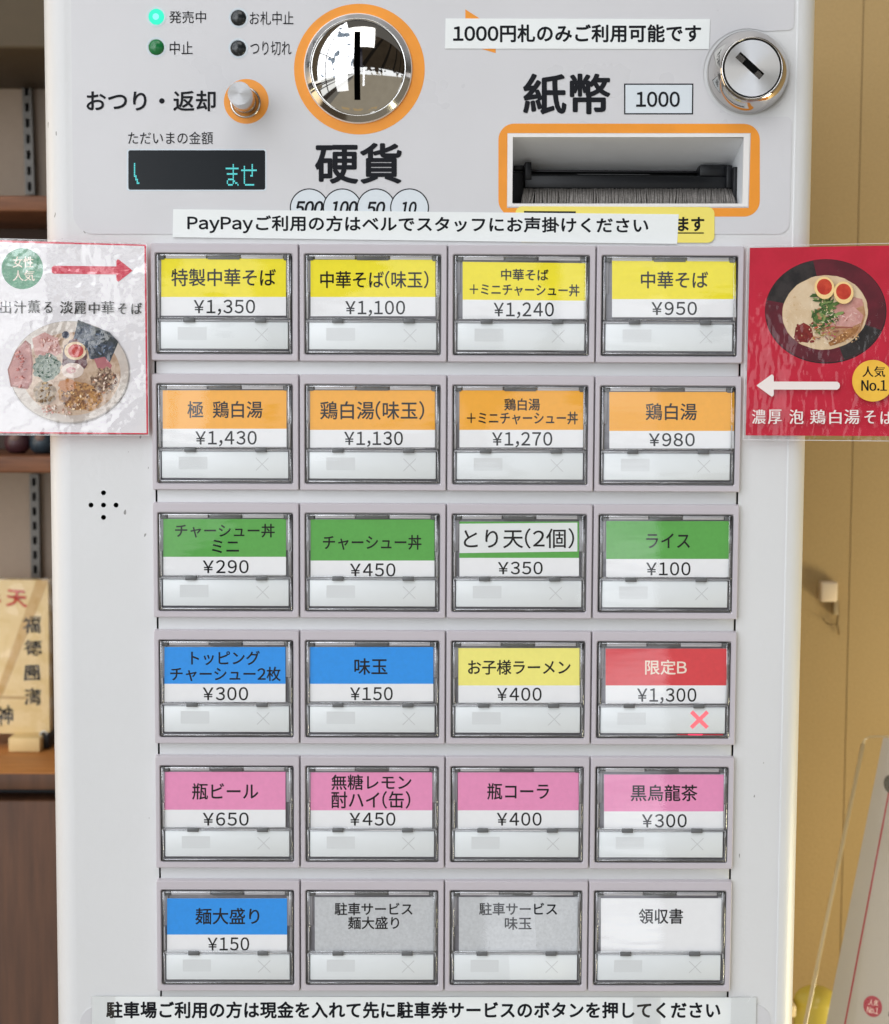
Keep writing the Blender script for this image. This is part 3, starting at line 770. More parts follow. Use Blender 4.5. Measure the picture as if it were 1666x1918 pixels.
for z in zs:
    xm = math.sqrt(max(Rd * Rd - z * z, (hw * 1.005) ** 2))
    xs_ = [-xm + (xm - hw) * i / NL for i in range(NL + 1)] + [hw + (xm - hw) * i / NL for i in range(NL + 1)]
    rows.append(len(verts))
    for x in xs_: verts.append((cc.x + x, cc.y + dy(x * x + z * z), cc.z + z))
ncol = 2 * NL + 2; faces = []
for j in range(len(zs) - 1):
    for i in range(ncol - 1):
        if i == NL and -hh - 1e-9 <= zs[j] and zs[j + 1] <= hh + 1e-9: continue
        q = rows[j] + i; r_ = rows[j + 1] + i
        faces.append((q, q + 1, r_ + 1, r_))
dm.add(verts, faces, M['chrome'], True)
sl = [(cc.x - hw, cc.z - hh), (cc.x + hw, cc.z - hh), (cc.x + hw, cc.z + hh), (cc.x - hw, cc.z + hh)]
for i in range(40):
    for sgn in (-1, 1):
        z0, z1 = zs[10 + i], zs[11 + i]
        v = [(cc.x + sgn * hw, cc.y + dy(hw * hw + z0 * z0), cc.z + z0), (cc.x + sgn * hw, cc.y + dy(hw * hw + z1 * z1), cc.z + z1)]
        v += [(a, cc.y - 0.0012, c_) for a, b_, c_ in reversed(v)]
        dm.add(v, [(0, 1, 2, 3)], M['black_matte'])
for sgn in (-1, 1):
    yv = cc.y + dy(hw * hw + hh * hh)
    dm.add([(cc.x - hw, yv, cc.z + sgn * hh), (cc.x + hw, yv, cc.z + sgn * hh), (cc.x + hw, cc.y - .0012, cc.z + sgn * hh), (cc.x - hw, cc.y - .0012, cc.z + sgn * hh)], [(0, 1, 2, 3)], M['black_matte'])
dm.sheet([sl], cc.y - 0.0012, M['black_matte'])
dm.build('slotted_dome', co_o)

# change-return knob
kc = P(460, 192, YO); s = SC(460, 190, YO)
rk = MB(); rk.lathe((0, 0, 0), [(29 * s, 0), (28.5 * s, -0.0007), (25.5 * s, -0.0009), (25 * s, 0.0)], M['steel'], 64)
rk_o = rk.build('return_knob', mach); rk_o.location = kc
rk = MB()
rk.lathe((0, 0, 0), [(21.6 * s, -0.0002), (21.6 * s, -0.0200), (21.0 * s, -0.0206)], M['steel'], 64)
rk.lathe((0, 0, 0), [(21.0 * s, -0.0206), (10 * s, -0.02062), (0.00001, -0.02062)], M['brushed'], 64)
ro = rk.build('plunger', rk_o)

# key lock
lc = P(1401.5, 135.5, YO); s = SC(1402, 135, YO)
lk = MB()
lk.lathe((0, 0, 0), [(77 * s, 0.0003), (77 * s, -0.0005), (75.5 * s, -0.0018), (72 * s, -0.0040), (66 * s, -0.0064), (60 * s, -0.0082), (57 * s, -0.0091), (55.5 * s, -0.0094), (54.2 * s, -0.0092), (53.2 * s, -0.0080)], M['chrome_lock'], 128)
lk_o = lk.build('key_lock', mach); lk_o.location = lc
kf = MB(); R_ = 53.2 * s
kf.lathe((0, 0, 0), [(53.6 * s, -0.0080), (50.6 * s, -0.0084)], M['black'], 96)
ang = math.radians(-41.5); ca, sa = math.cos(ang), math.sin(ang)
hx, hz = 30 * s, 7.0 * s
ox, oz = -4.5 * s, 4.5 * s
rot = lambda x, z: (ox + x * ca - z * sa, oz + x * sa + z * ca)
key = [rot(-hx, -hz), rot(hx, -hz), rot(hx, hz), rot(-hx, hz)]
disc = [(51.2 * s * math.cos(2 * math.pi * i / 96), 51.2 * s * math.sin(2 * math.pi * i / 96)) for i in range(96)]
kf.sheet([disc, key], -0.0089, M['lock_disc']); kf.walls(disc, -0.0089, -0.0080, M['black'])
kf.walls(key, -0.0089, -0.0078, M['steel']); kf.sheet([key], -0.0078, M['black_matte'])
for x0, x1 in ((-hx * .98, -hx * .45), (hx * .55, hx * .98)):
    kf.sheet([[rot(x0, -hz * .95), rot(x1, -hz * .95), rot(x1, hz * .6), rot(x0, hz * .6)]], -0.0085, M['steel'])
kf.build('cylinder_face', lk_o)

# bill inlet
bi = MB(); D = 0.036
fr_o = quad_px([(952, 250), (1405.5, 250), (1401.5, 387), (951, 387)], YO - .0001)
fr_i = quad_px([(961, 256.5), (1394, 256.5), (1391, 381), (960, 381)], YO - .0001)
bi.sheet([fr_o, fr_i], YO - .0002, M['slot_frame']); bi.walls(fr_o, YO - .0002, YF, M['slot_frame']); bi.walls(fr_i, YO - .0002, YF + .0006, M['slot_frame'])
x0 = slot_loop[0][0] - .0002; x1 = slot_loop[1][0] + .0002; zt_ = slot_loop[0][1] + .0002; zb_ = slot_loop[2][1] - .0002
zk = P(1100, 322, D).z
y0 = YF + .0006
v = [(x0, y0, zt_), (x1, y0, zt_), (x1, D, zk), (x0, D, zk), (x0, y0, zb_), (x1, y0, zb_), (x1, D, zb_), (x0, D, zb_)]
bi.add(v, [(0, 3, 2, 1), (0, 4, 7, 3), (1, 2, 6, 5), (4, 5, 6, 7)], M['slot_in'])
bi.add(v, [(3, 7, 6, 2)], M['black'])
bi_o = adopt(bi.build('bill_inlet'), mach)
def bx(mb, ax, ay, bx_, by, y0, y1, m, b=0.0003):
    p = P(ax, ay, y0); q = P(bx_, by, y0); mb.bbox(p.x, q.x, y0, y1, q.z, p.z, m, b)
sb = MB()
bx(sb, 984, 328, 1374, 354, 0.022, 0.0355, M['black'])
bx(sb, 992, 318, 1340, 324, 0.0300, 0.0355, M['black'], .0002)
bx(sb, 984, 303, 996, 336, 0.0215, 0.0340, M['black'])
bx(sb, 1312, 308, 1368, 330, 0.0245, 0.0350, M['black'])
bx(sb, 1362, 309, 1372, 352, 0.0205, 0.0350, M['black'])
bx(sb, 963, 305, 984, 318, 0.030, 0.0350, M['black'])
bx(sb, 1375, 312, 1381, 381, 0.0165, 0.030, M['black'])
bx(sb, 1082, 325.5, 1218, 327.0, 0.0219, 0.0225, M['clip'], .00005)
sb.build('shutter_bar', bi_o)
br = MB(); random.seed(11)
for row in range(4):
    for i in range(150):
        px = 982 + (1372 - 982) * (i + random.uniform(.1, .9)) / 150
        a = P(px, 354 + random.uniform(-1, 1), 0.021 + row * .0008)
        e = P(px + random.uniform(-3, 3) - (5 if i < 8 else 0) + (6 if i > 143 else 0), 384 + random.uniform(-1, 3), 0.0095 + row * .0012)
        br.tube([a, (a + e) / 2 + Vector((0, -.0006, 0)), e], [.00030, .00028, .00018], M['bristle'], 4)
br.build('brush_strip', bi_o)

# ------------------------------------------------------------------ menu buttons
PW, PR, PH = 0.06, 0.0524, 0.0475
YC = 0.0007                                    # plane of the price cards
def rrect(x0, x1, z0, z1, r, n=4):
    pts = []
    for cx, cz, a0 in ((x1 - r, z0 + r, -90), (x1 - r, z1 - r, 0), (x0 + r, z1 - r, 90), (x0 + r, z0 + r, 180)):
        for i in range(n + 1):
            a = math.radians(a0 + 90 * i / n); pts.append((cx + r * math.cos(a), cz + r * math.sin(a)))
    return pts
def inset(l, d):
    cx = sum(p[0] for p in l) / len(l); cz = sum(p[1] for p in l) / len(l)
    return [(p[0] - d * (1 if p[0] > cx else -1), p[1] - d * (1 if p[1] > cz else -1)) for p in l]
OX0, OX1, OZ1, OZ0 = 0.0023, 0.0574, -0.0042, -0.0446
def loft(mb, l0, y0, l1, y1, m, smooth=True):
    n = len(l0); v = [(p[0], y0, p[1]) for p in l0] + [(p[0], y1, p[1]) for p in l1]
    mb.add(v, [(i, (i + 1) % n, n + (i + 1) % n, n + i) for i in range(n)], m, smooth)
def make_bezel():
    b = MB()
    out = rrect(0.00005, PW - 0.00005, -PH, 0, 0.0006)
    o1 = inset(out, 0.0003); o2 = inset(out, 0.00055)
    hole = rrect(OX0, OX1, OZ0, OZ1, 0.0008)
    h1 = inset(hole, -0.0004)
    b.sheet([o2, h1], 0.0, M['bezel'])
    loft(b, o1, 0.0003, o2, 0.0, M['bezel']); loft(b, out, 0.0032, o1, 0.0003, M['bezel'])
    loft(b, h1, 0.0, hole, 0.0004, M['bezel'])
    b.walls(hole, 0.0004, 0.0052, M['key_dark'])
    b.sheet([hole], 0.0052, M['key_dark'])
    return b
def make_key():
    b = MB(); g = 0.0004
    b.bbox(OX0 + g, OX1 - g, 0.0016, 0.0050, OZ0 + g, OZ1 - g, M['key_body'], 0.0005)
    for x0, x1 in ((OX0 + .0009, OX0 + .0028), (OX1 - .0031, OX1 - .0011)): b.bbox(x0, x1, 0.0010, 0.0018, -0.0196, OZ1 - .0006, M['key_mid'], .0002)
    for x0, x1 in ((OX0 + .0009, OX0 + .0014), (OX1 - .0015, OX1 - .0011)): b.bbox(x0, x1, 0.0006, 0.0018, -0.0300, -0.0200, M['key_rim'], .0001)
    b.bbox(OX0 + .0010, OX1 - .0012, 0.0009, 0.0018, -0.0315, -0.0306, M['key_rim'], .0001)
    b.bbox(OX0 + .0009, OX1 - .0012, 0.0010, 0.0018, -0.0438, -0.0432, M['key_mid'], .0001)
    b.bbox(OX0 + .0009, OX0 + .0013, 0.0008, 0.0018, -0.0430, -0.0320, M['key_rim'], .0001)
    for x0, x1 in ((0.0064, 0.0226), (0.0368, 0.0536)): b.bbox(x0, x1, 0.0006, 0.0018, OZ1 - .0021, OZ1 - .0005, M['key_rim'], .0002)
    b.bbox(0.0232, 0.0362, 0.0004, 0.0018, OZ1 - .0024, OZ1 - .0004, M['clip'], .0003)
    for x0 in (OX0 + .0010, OX1 - .0036): b.bbox(x0, x0 + .0026, 0.0004, 0.0016, OZ1 - .0026, OZ1 - .0006, M['clip'], .0003)
    return b
def make_window(lit):
    b = MB(); x0, x1, z0, z1 = 0.0041, 0.0556, -0.0425, -0.0316
    b.bbox(x0, x1, 0.0003, 0.0020, z0, z1, M['window_white'], .0003)
    y = 0.00026
    b.sheet([[(0.0110, -0.0389), (0.0227, -0.0389), (0.0227, -0.0338), (0.0110, -0.0338)]], y, M['window_ghost'])
    cx, cz = 0.0449, -0.0367
    hl, hw_ = (0.0036, 0.00016) if not lit else (0.0047, 0.00082)
    for k, sg in enumerate((1, -1)):
        a = math.radians(45 * sg); c_, s__ = math.cos(a), math.sin(a)
        q = [(cx + u * c_ - w_ * s__, cz + u * s__ + w_ * c_) for u, w_ in ((-hl, -hw_), (hl, -hw_), (hl, hw_), (-hl, hw_))]
        b.sheet([q], y - k * .00001, M['lit_cross'] if lit else M['window_mark'])
    if lit:
        b.box(0.0405, 0.0465, 0.0012, 0.0016, -0.0437, -0.0431, M['red_led'])  # emissive bars stand for LED glow leaking along the lower edge
        b.box(0.0360, 0.0405, 0.0012, 0.0016, -0.0437, -0.0431, M['red_led_dim']); b.box(0.0465, 0.0550, 0.0012, 0.0016, -0.0437, -0.0431, M['red_led_dim'])
    return b
def make_cover():
    b = MB(); A = M['acryl']
    x0, x1, z0, z1 = OX0 + .0005, OX1 - .0005, OZ0 + .0005, OZ1 - .0004
    ya, yb_ = -0.0006, 0.0013
    zm = -0.0306                                  # joint between card flap and window flap
    b.bbox(x0, x0 + .0012, ya, yb_, zm + .0002, z1, A, .0003)
    b.bbox(x1 - .0016, x1, ya, yb_, zm + .0002, z1, A, .0003)
    b.bbox(x0 + .0013, x1 - .0017, ya, yb_, z1 - .0009, z1, A, .0003)
    b.bbox(x0 + .0013, x1 - .0017, ya + .0002, yb_, zm + .0002, zm + .0008, A, .0003)
    b.bbox(x0, x0 + .0009, ya, yb_, z0, zm - .0001, A, .0003)
    b.bbox(x1 - .0009, x1, ya, yb_, z0, zm - .0001, A, .0003)
    b.bbox(x0 + .0010, x1 - .0010, ya, yb_, z0, z0 + .0009, A, .0003)
    b.bbox(x0 + .0010, x1 - .0010, ya + .0002, yb_, zm - .0008, zm - .0002, A, .0003)
    for cx in (0.0157, 0.0445): b.bbox(cx - .0023, cx + .0023, ya - .0001, ya + .0008, zm - .0012, zm + .0006, M['clip'], .0002)
    return b
def make_glaze():
    b = MB(); x0, x1, z0, z1 = OX0 + .0018, OX1 - .0022, OZ0 + .0015, OZ1 - .0014
    zm = -0.0306
    b.sheet([[(x0, zm + .0009), (x1, zm + .0009), (x1, z1), (x0, z1)]], -0.00035, M['cover'])
    b.sheet([[(x0 - .0003, z0), (x1 + .0005, z0), (x1 + .0005, zm - .0009), (x0 - .0003, zm - .0009)]], -0.00035, M['cover'])
    return b
bez0, key0, win0, winl, cov0, gla0 = [x.build(n) for x, n in ((make_bezel(), 'menu_button'), (make_key(), 'key_body'), (make_window(False), 'status_window'), (make_window(True), 'status_window'), (make_cover(), 'flap_frame'), (make_glaze(), 'clear_flap'))]
protos = [bez0, key0, win0, winl, cov0, gla0]

B_, W_ = 'ink', 'ink_white'
CARDS = [  # colour, band rect / card bottom, [(text, box)], price, label
 [('yellow', (302, 484, 536, 556), 591, [('特製中華そば', (321, 503, 517, 536))], ('¥1,350', (363, 561, 478, 590)), 'yellow menu button priced ¥1,350'),
  ('yellow', (582, 486, 816, 556), 592, [('中華そば(味玉)', (600, 507, 803, 540))], ('¥1,100', (647, 563, 759, 592)), 'yellow menu button priced ¥1,100'),
  ('yellow', (867, 490, 1098, 563), 597, [('中華そば', (939, 503, 1028, 525)), ('＋ミニチャーシュー丼', (880, 530, 1086, 553))], ('¥1,240', (925, 566, 1038, 596)), 'yellow menu button priced ¥1,240'),
  ('yellow', (1147, 488, 1379, 560), 594, [('中華そば', (1201, 508, 1327, 540))], ('¥950', (1221, 565, 1306, 590)), 'yellow menu button priced ¥950')],
 [('orange', (305, 731, 537, 803), 837, [('極 鶏白湯', (351, 751, 492, 783))], ('¥1,430', (366, 807, 481, 836)), 'orange menu button priced ¥1,430'),
  ('orange', (581, 731, 815, 805), 838, [('鶏白湯(味玉)', (600, 751, 795, 786))], ('¥1,130', (645, 808, 755, 837)), 'orange menu button priced ¥1,130'),
  ('orange', (861, 731, 1093, 805), 838, [('鶏白湯', (945, 746, 1012, 769)), ('＋ミニチャーシュー丼', (875, 771, 1083, 795))], ('¥1,270', (922, 809, 1035, 838)), 'orange menu button priced ¥1,270'),
  ('orange', (1142, 734, 1376, 807), 840, [('鶏白湯', (1210, 755, 1306, 787))], ('¥980', (1216, 811, 1302, 836)), 'orange menu button priced ¥980')],
 [('green', (306, 972, 536, 1043), 1077, [('チャーシュー丼', (328, 981, 515, 1007)), ('ミニ', (397, 1011, 448, 1036))], ('¥290', (380, 1049, 466, 1074)), 'green menu button priced ¥290'),
  ('green', (582, 973, 814, 1050), 1081, [('チャーシュー丼', (605, 1002, 790, 1030))], ('¥450', (656, 1055, 741, 1080)), 'green menu button priced ¥450'),
  ('green', (861, 977, 1085, 1045), 1079, [], ('¥350', (933, 1052, 1017, 1076)), 'green menu button pasted over with a white strip, priced ¥350'),
  ('green', (1136, 976, 1367, 1047), 1081, [('ライス', (1211, 999, 1293, 1027))], ('¥100', (1211, 1053, 1294, 1078)), 'green menu button priced ¥100')],
 [('blue', (308, 1212, 535, 1281), 1315, [('トッピング', (358, 1219, 487, 1246)), ('チャーシュー2枚', (319, 1249, 526, 1276))], ('¥300', (380, 1287, 465, 1312)), 'blue menu button with two lines of text priced ¥300'),
  ('blue', (581, 1212, 812, 1281), 1314, [('味玉', (664, 1233, 726, 1264))], ('¥150', (656, 1287, 736, 1312)), 'blue menu button with two characters priced ¥150'),
  ('lemon', (859, 1214, 1086, 1284), 1316, [('お子様ラーメン', (877, 1236, 1069, 1264))], ('¥400', (931, 1288, 1015, 1313)), 'pale yellow menu button priced ¥400'),
  ('red', (1135, 1215, 1362, 1284), 1318, [('限定B', (1209, 1236, 1287, 1264))], ('¥1,300', (1194, 1289, 1305, 1318)), 'red menu button with lit red cross priced ¥1,300')],
 [('pink', (309, 1446, 535, 1517), 1550, [('瓶ビール', (360, 1467, 484, 1498))], ('¥650', (380, 1522, 466, 1547)), 'pink menu button priced ¥650'),
  ('pink', (582, 1447, 810, 1518), 1552, [('無糖レモン', (621, 1451, 771, 1480)), ('酎ハイ(缶)', (621, 1482, 769, 1515))], ('¥450', (655, 1522, 741, 1547)), 'pink menu button with two lines of text priced ¥450'),
  ('pink', (858, 1447, 1084, 1518), 1552, [('瓶コーラ', (913, 1467, 1029, 1498))], ('¥400', (931, 1522, 1015, 1547)), 'pink menu button priced ¥400'),
  ('pink', (1132, 1451, 1356, 1520), 1553, [('黒烏龍茶', (1182, 1470, 1307, 1501))], ('¥300', (1203, 1525, 1287, 1550)), 'pink menu button priced ¥300')],
 [('blue', (313, 1683, 538, 1751), 1785, [('麺大盛り', (366, 1701, 486, 1732))], ('¥150', (389, 1756, 467, 1781)), 'blue menu button in the bottom row priced ¥150'),
  ('grey_card', (590, 1681, 814, 1783), 1783, [('駐車サービス', (627, 1691, 773, 1715)), ('麺大盛り', (652, 1717, 748, 1741))], None, 'grey menu button without price, second line of four characters'),
  ('grey_card', (860, 1681, 1083, 1784), 1784, [('駐車サービス', (898, 1691, 1044, 1715)), ('味玉', (946, 1718, 996, 1742))], None, 'grey menu button without price, second line of two characters'),
  ('paper', (1126, 1683, 1352, 1785), 1785, [('領収書', (1197, 1702, 1280, 1731))], None, 'plain white menu button without price')],
]
def child(proto, parent):
    c = proto.copy(); COL.objects.link(c); c.parent = parent; return c
for r in range(6):
    for c in range(4):
        colr, band, bot, lines, price, lab = CARDS[r][c]
        o = child(bez0, mach); o.location = ((c - 2) * PW, 0, -r * PR); o['label'] = lab
        child(key0, o)
        child(winl if (r, c) == (3, 3) else win0, o)
        child(cov0, o)
        gl = child(gla0, o)
        k_ = 0.3 if c == 3 else 1.0
        gl.rotation_euler = (random.uniform(-.006, .006) * k_, 0, {(2, 0): -.021, (1, 0): -.012, (5, 2): .034, (0, 2): .012}.get((r, c), random.uniform(-.008, .008) * k_))
        gl.location.y = -0.0002
        ocx = Vector(((c - 2) * PW, 0, -r * PR))
        cd = MB(); x0, y0, x1, y1 = band; sk = 0.004
        yt_, yb2 = YC, YC
        tl = 4 if (r, c) == (0, 2) else 0
        if y1 < bot:
            cd.sheet([quad_px([(x0, y0), (x0, y1 - tl * .5), (x1, y1), (x1, y0 + tl * 0.7)], YC)], YC, M[colr])
            cd.sheet([quad_px([(x0, y1 - tl * .5), (x0, bot), (x1, bot), (x1, y1)], YC)], YC, M['paper'])
        else: cd.sheet([quad_px([(x0, y0), (x0, y1), (x1, y1), (x1, y0)], YC)], YC, M[colr])
        cd.walls(quad_px([(x0, y0), (x0, bot), (x1, bot), (x1, y0)], YC), YC, YC + .0003, M['paper'])
        im = M['ink_white'] if colr == 'red' else M['ink']
        for s, bx_ in lines: text(cd, s, bx_, YC - .00005, im, bold=0.4, skew=0.012 if tl else 0.0)
        if price: text(cd, price[0], price[1], YC - .00005, M['ink'], gap=0.155, bold=0.3)
        if (r, c) == (2, 2):
            q = quad_px([(861, 981), (861, 1036), (1082, 1033), (1082, 979)], YC - .0001)
            cd.sheet([q], YC - .0001, M['tape']); cd.walls(q, YC - .0001, YC, M['tape'])
            text(cd, 'とり天(2個)', (869, 990, 1076, 1028), YC - .00016, M['ink'], bold=0.3, skew=-0.004)
        co_ = cd.build('price_card', o, origin=ocx); co_.location = (0, 0, 0)
for p_ in protos: bpy.data.objects.remove(p_)

# ------------------------------------------------------------------ strips and stickers stuck on the machine
def strip(name, quad, y, m, thick, texts, label, cat, group=None, round_px=0):
    b = MB()
    l = quad_px(quad, y)
    b.prism([l], y, y + thick, m)
    for s, bx_, kw in texts: text(b, s, bx_, y - .00005, M['ink'], **kw)
    return tag(b.build(name), label, cat, group), b
strip('label_strip', [(835, 34), (834, 90.5), (1329, 91.5), (1330.5, 35.5)], YO - .0003, M['tape'], .0002,
      [('1000円札のみご利用可能です', (849, 45, 1314, 79), dict(gap=0.10, bold=0.95, track=1.02))], 'white label strip above the large black banknote characters', 'label', 'white printed label strips on the machine')
strip('label_strip', [(324.5, 391.5), (323.5, 444), (1269, 456.5), (1272, 401)], YO - .0004, M['tape'], .0002,
      [('PayPayご利用の方はベルでスタッフにお声掛けください', (351, 402, 1215, 436), dict(gap=0.10, bold=0.75, skew=0.006, track=1.02))], 'white label strip just above the top row of buttons', 'label', 'white printed label strips on the machine')
strip('label_strip', [(173, 1867), (172, 1920), (1416, 1929), (1417.5, 1869)], YO - .0006, M['tape'], .0002,
      [('駐車場ご利用の方は現金を入れて先に駐車券サービスのボタンを押してください', (199, 1876, 1350, 1908), dict(gap=0.10, bold=0.95, skew=0.0005, track=1.02))], 'white label strip along the bottom below the last row of buttons', 'label', 'white printed label strips on the machine')
st3 = [o for o in bpy.data.objects if o.get('label', '').startswith('white label strip along')][0]
tape_m = film('clear_sticky_tape', wob=0.0009, wscale=60, rough=0.06, boost=1.2, fine=0.0001, fscale=300, lean=0.03)
for q in ([(170, 1866), (169, 1921), (216, 1921), (216, 1866)], [(1186, 1868), (1186, 1927), (1238, 1927), (1238, 1868)], [(1370, 1866), (1369, 1929), (1420, 1929), (1420, 1866)]):
    tb = MB(); tb.sheet([quad_px(q, YO - .0008)], YO - .0008, tape_m); tb.build('clear_tape', st3)
b = MB(); ys = YO - .00025
b.prism([rr_px(966, 386, 1339, 453, 13, ys, skew=0.004)], ys, ys + .00015, M['sticker'])
text(b, 'ます', (1270, 406, 1320, 433), ys - .00005, M['ink'], bold=0.9)
b.sheet([quad_px([(1258, 435), (1258, 437.3), (1319, 437.3), (1319, 435)], ys - .00005)], ys - .00005, M['ink'])
b.sheet([quad_px([(982, 395), (982, 400), (1079, 400.5), (1079, 395.5)], ys - .00005)], ys - .00005, M['ink'])
tag(b.build('yellow_sticker'), 'rounded yellow sticker under the bill slot, half hidden by a white strip', 'sticker')

# ------------------------------------------------------------------ laminated posters
def blob(cx, cy, rx, ry, n=28, jit=0.0, rotd=0.0, seed=1):
    rnd = random.Random(seed); ca, sa = math.cos(math.radians(rotd)), math.sin(math.radians(rotd)); out = []
    for i in range(n):
        a = -2 * math.pi * i / n; k = 1 + rnd.uniform(-jit, jit)
        x, y = rx * k * math.cos(a), ry * k * math.sin(a)
        out.append((cx + x * ca - y * sa, cy + x * sa + y * ca))
    return out
class Lay:
    """flat print, each colour a hair in front of the one before"""
    def __init__(s, y): s.mb = MB(); s.y = y
    def put(s, pts, m): s.y -= .000006; s.mb.sheet([quad_px(pts, s.y)], s.y, m)
    def txt(s, t, bx_, m, **k): s.y -= .00001; text(s.mb, t, bx_, s.y, m, **k); s.y -= .00004
pr = lambda n, c, c2=None, vs=400, thr=(.4, .6): mat(n, c, 0.6, color2=c2, vscale=vs, thr=thr) if c2 else mat(n, c, 0.6)
YP = -0.0016
def arrow(x_tail, x_tip, yc_, hh_, head, hl, rev=1):
    pts = [(x_tail, yc_ - hh_ * .7), (x_tail - 3 * rev, yc_), (x_tail, yc_ + hh_ * .7), (x_tail + 4 * rev, yc_ + hh_)]
    xb = x_tip - hl * rev
    pts = [(x_tail + 5 * rev, yc_ - hh_), (x_tail + rev, yc_ - hh_ * .6), (x_tail, yc_), (x_tail + rev, yc_ + hh_ * .6), (x_tail + 5 * rev, yc_ + hh_),
           (xb, yc_ + hh_), (xb, yc_ + head - 3), (xb + 3 * rev, yc_ + head), (xb + 6 * rev, yc_ + head - 1.5), (x_tip - 2 * rev, yc_ + 2), (x_tip, yc_), (x_tip - 2 * rev, yc_ - 2),
           (xb + 6 * rev, yc_ - head + 1.5), (xb + 3 * rev, yc_ - head), (xb, yc_ - head + 3), (xb, yc_ - hh_)]
    return pts
# left: white poster
e = empty('laminated_poster', P(130, 630, YP)); tag(e, 'white laminated poster with red arrow and ramen picture, left of the buttons', 'poster', 'laminated menu posters beside the buttons')
L = Lay(YP)
pap = pr('poster_white', lin(249, 246, 250)); redp = pr('poster_red', lin(228, 40, 76)); grn = pr('poster_green', lin(24, 132, 88), lin(38, 150, 104), 300)
yp0 = L.y
q = [(-26, 449), (-26, 811), (277.5, 813.5), (273.5, 458)]
L.mb.prism([quad_px(q, L.y)], L.y, L.y + .0003, redp)
L.put([(-22, 453), (-22, 808.5), (274.5, 811), (270.5, 460.5)], pap)
L.put(blob(42, 503, 39, 38.5, 56), grn)
L.txt('女性', (24, 480, 63, 501), M['ink_white'], boldx=0.4); L.txt('人気', (24, 506, 65, 526), M['ink_white'], boldx=0.4)
L.put([(a, b_ + 0.011 * (a - 96)) for a, b_ in arrow(96, 248, 505, 7.5, 21, 30)][::-1], redp)
inkp = M['ink']
for ch, x0, x1, y0, y1 in (('出', 0, 21, 563, 587), ('汁', 26, 49, 563, 587), ('薫', 52, 75, 562, 586), ('る', 82, 98, 565, 586), ('淡', 112, 137, 564, 587), ('麗', 139, 161, 564, 588), ('中', 166, 187, 566, 588), ('華', 190, 214, 564, 588), ('そ', 221, 237, 568, 588), ('ば', 246, 266, 567, 588)):
    L.txt(ch, (x0, y0, x1, y1), inkp, boldx=0.5)
bowl = pr('bowl_white', lin(226, 216, 206), lin(214, 200, 190), 120); bowl_e = pr('bowl_edge', lin(186, 178, 172))
soup = pr('broth_tan', lin(220, 192, 166), lin(190, 154, 126), 260)
L.put(blob(130, 697, 112, 96, 72), bowl_e); L.put(blob(130, 696, 110.5, 94.5, 72), bowl)
L.put(blob(134, 700, 92, 78, 60), soup)
pork = pr('pork_pink', lin(206, 140, 132), lin(184, 112, 108), 160); porkd = pr('pork_edge', lin(160, 88, 76))
L.put([(48, 637), (30, 655), (14, 692), (20, 724), (52, 729), (60, 716), (62, 680), (58, 645)][::-1], porkd)
L.put([(47, 640), (32, 657), (17, 692), (22, 721), (50, 725), (57, 714), (59, 680), (55, 648)][::-1], pork)
L.put([(60, 634), (84, 622), (108, 634), (116, 660), (92, 672), (66, 664)][::-1], pr('pork_two', lin(214, 160, 150), lin(190, 120, 110), 240))
nori = pr('seaweed_dark', lin(42, 50, 52), lin(76, 88, 108), 220)
L.put([(146, 599), (142, 618), (136, 640), (164, 652), (168, 672), (206, 678), (222, 640), (205, 622)][::-1], nori)
sc_ = pr('scallion_green', lin(126, 140, 120), lin(72, 100, 84), 900, (.45, .55)); L.put(blob(88, 688, 26, 26, 30, .12), sc_)
dk = pr('wood_ear', lin(92, 58, 66), lin(120, 74, 80), 300); L.put(blob(140, 667, 25, 30, 26, .12, seed=4), dk)
L.put(blob(141, 657, 20.5, 17, 40), pr('egg_white', lin(238, 206, 166))); L.put(blob(142, 657, 14.5, 12.5, 36), pr('egg_yolk', lin(196, 44, 44), lin(216, 74, 66), 300))
L.put(blob(136, 694, 21, 14.5, 36, .03), pr('fish_cake', lin(240, 220, 208))); L.put(blob(133, 693, 9, 6, 24, .08), pr('fish_swirl', lin(224, 168, 168)))
L.put(blob(136, 694, 3.5, 2.5, 16), pr('fish_centre', lin(238, 214, 204)))
L.put([(176, 672), (196, 668), (210, 684), (206, 694), (184, 692)][::-1], pr('duck_pink', lin(190, 108, 116)))
ndl = pr('noodle_brown', lin(206, 150, 84), lin(132, 80, 40), 700, (.42, .58)); L.put(blob(150, 742, 42, 26, 30, .1, 12, 6), ndl); L.put(blob(196, 712, 26, 24, 24, .14, 10, 9), pr('noodle_pale', lin(206, 176, 148), lin(116, 84, 64), 600, (.45, .55)))
L.put(blob(84, 736, 22, 22, 24, .12, seed=12), pr('bamboo_tan', lin(176, 146, 106), lin(128, 100, 70), 500)); L.put(blob(126, 722, 16, 12, 20, .12, seed=5), pr('broth_orange', lin(196, 122, 56)))
L.put(blob(123, 627, 7, 7, 24), pr('blue_dish', lin(56, 62, 84)))
def scatter(L, n, cx, cy, rx, ry, r0, r1, cols, seed, el=0.6, elong=1.0):
    rnd = random.Random(seed)
    for k in range(n):
        a = rnd.uniform(0, 2 * math.pi); q = math.sqrt(rnd.random())
        i = rnd.randrange(len(cols)); nm = 'speck_%d_%d_%d' % cols[i]
        m_ = bpy.data.materials.get(nm) or mat(nm, lin(*cols[i]), 0.6)
        r_ = rnd.uniform(r0, r1)
        L.put(blob(cx + rx * q * math.cos(a), cy + ry * q * math.sin(a), r_ * elong, r_ * el, 9, .25, rnd.uniform(0, 180), seed * 1000 + k), m_)
scatter(L, 60, 150, 744, 40, 24, 1.2, 3.2, [(96, 58, 30), (224, 178, 120), (176, 112, 52), (240, 214, 178), (120, 80, 52)], 21)
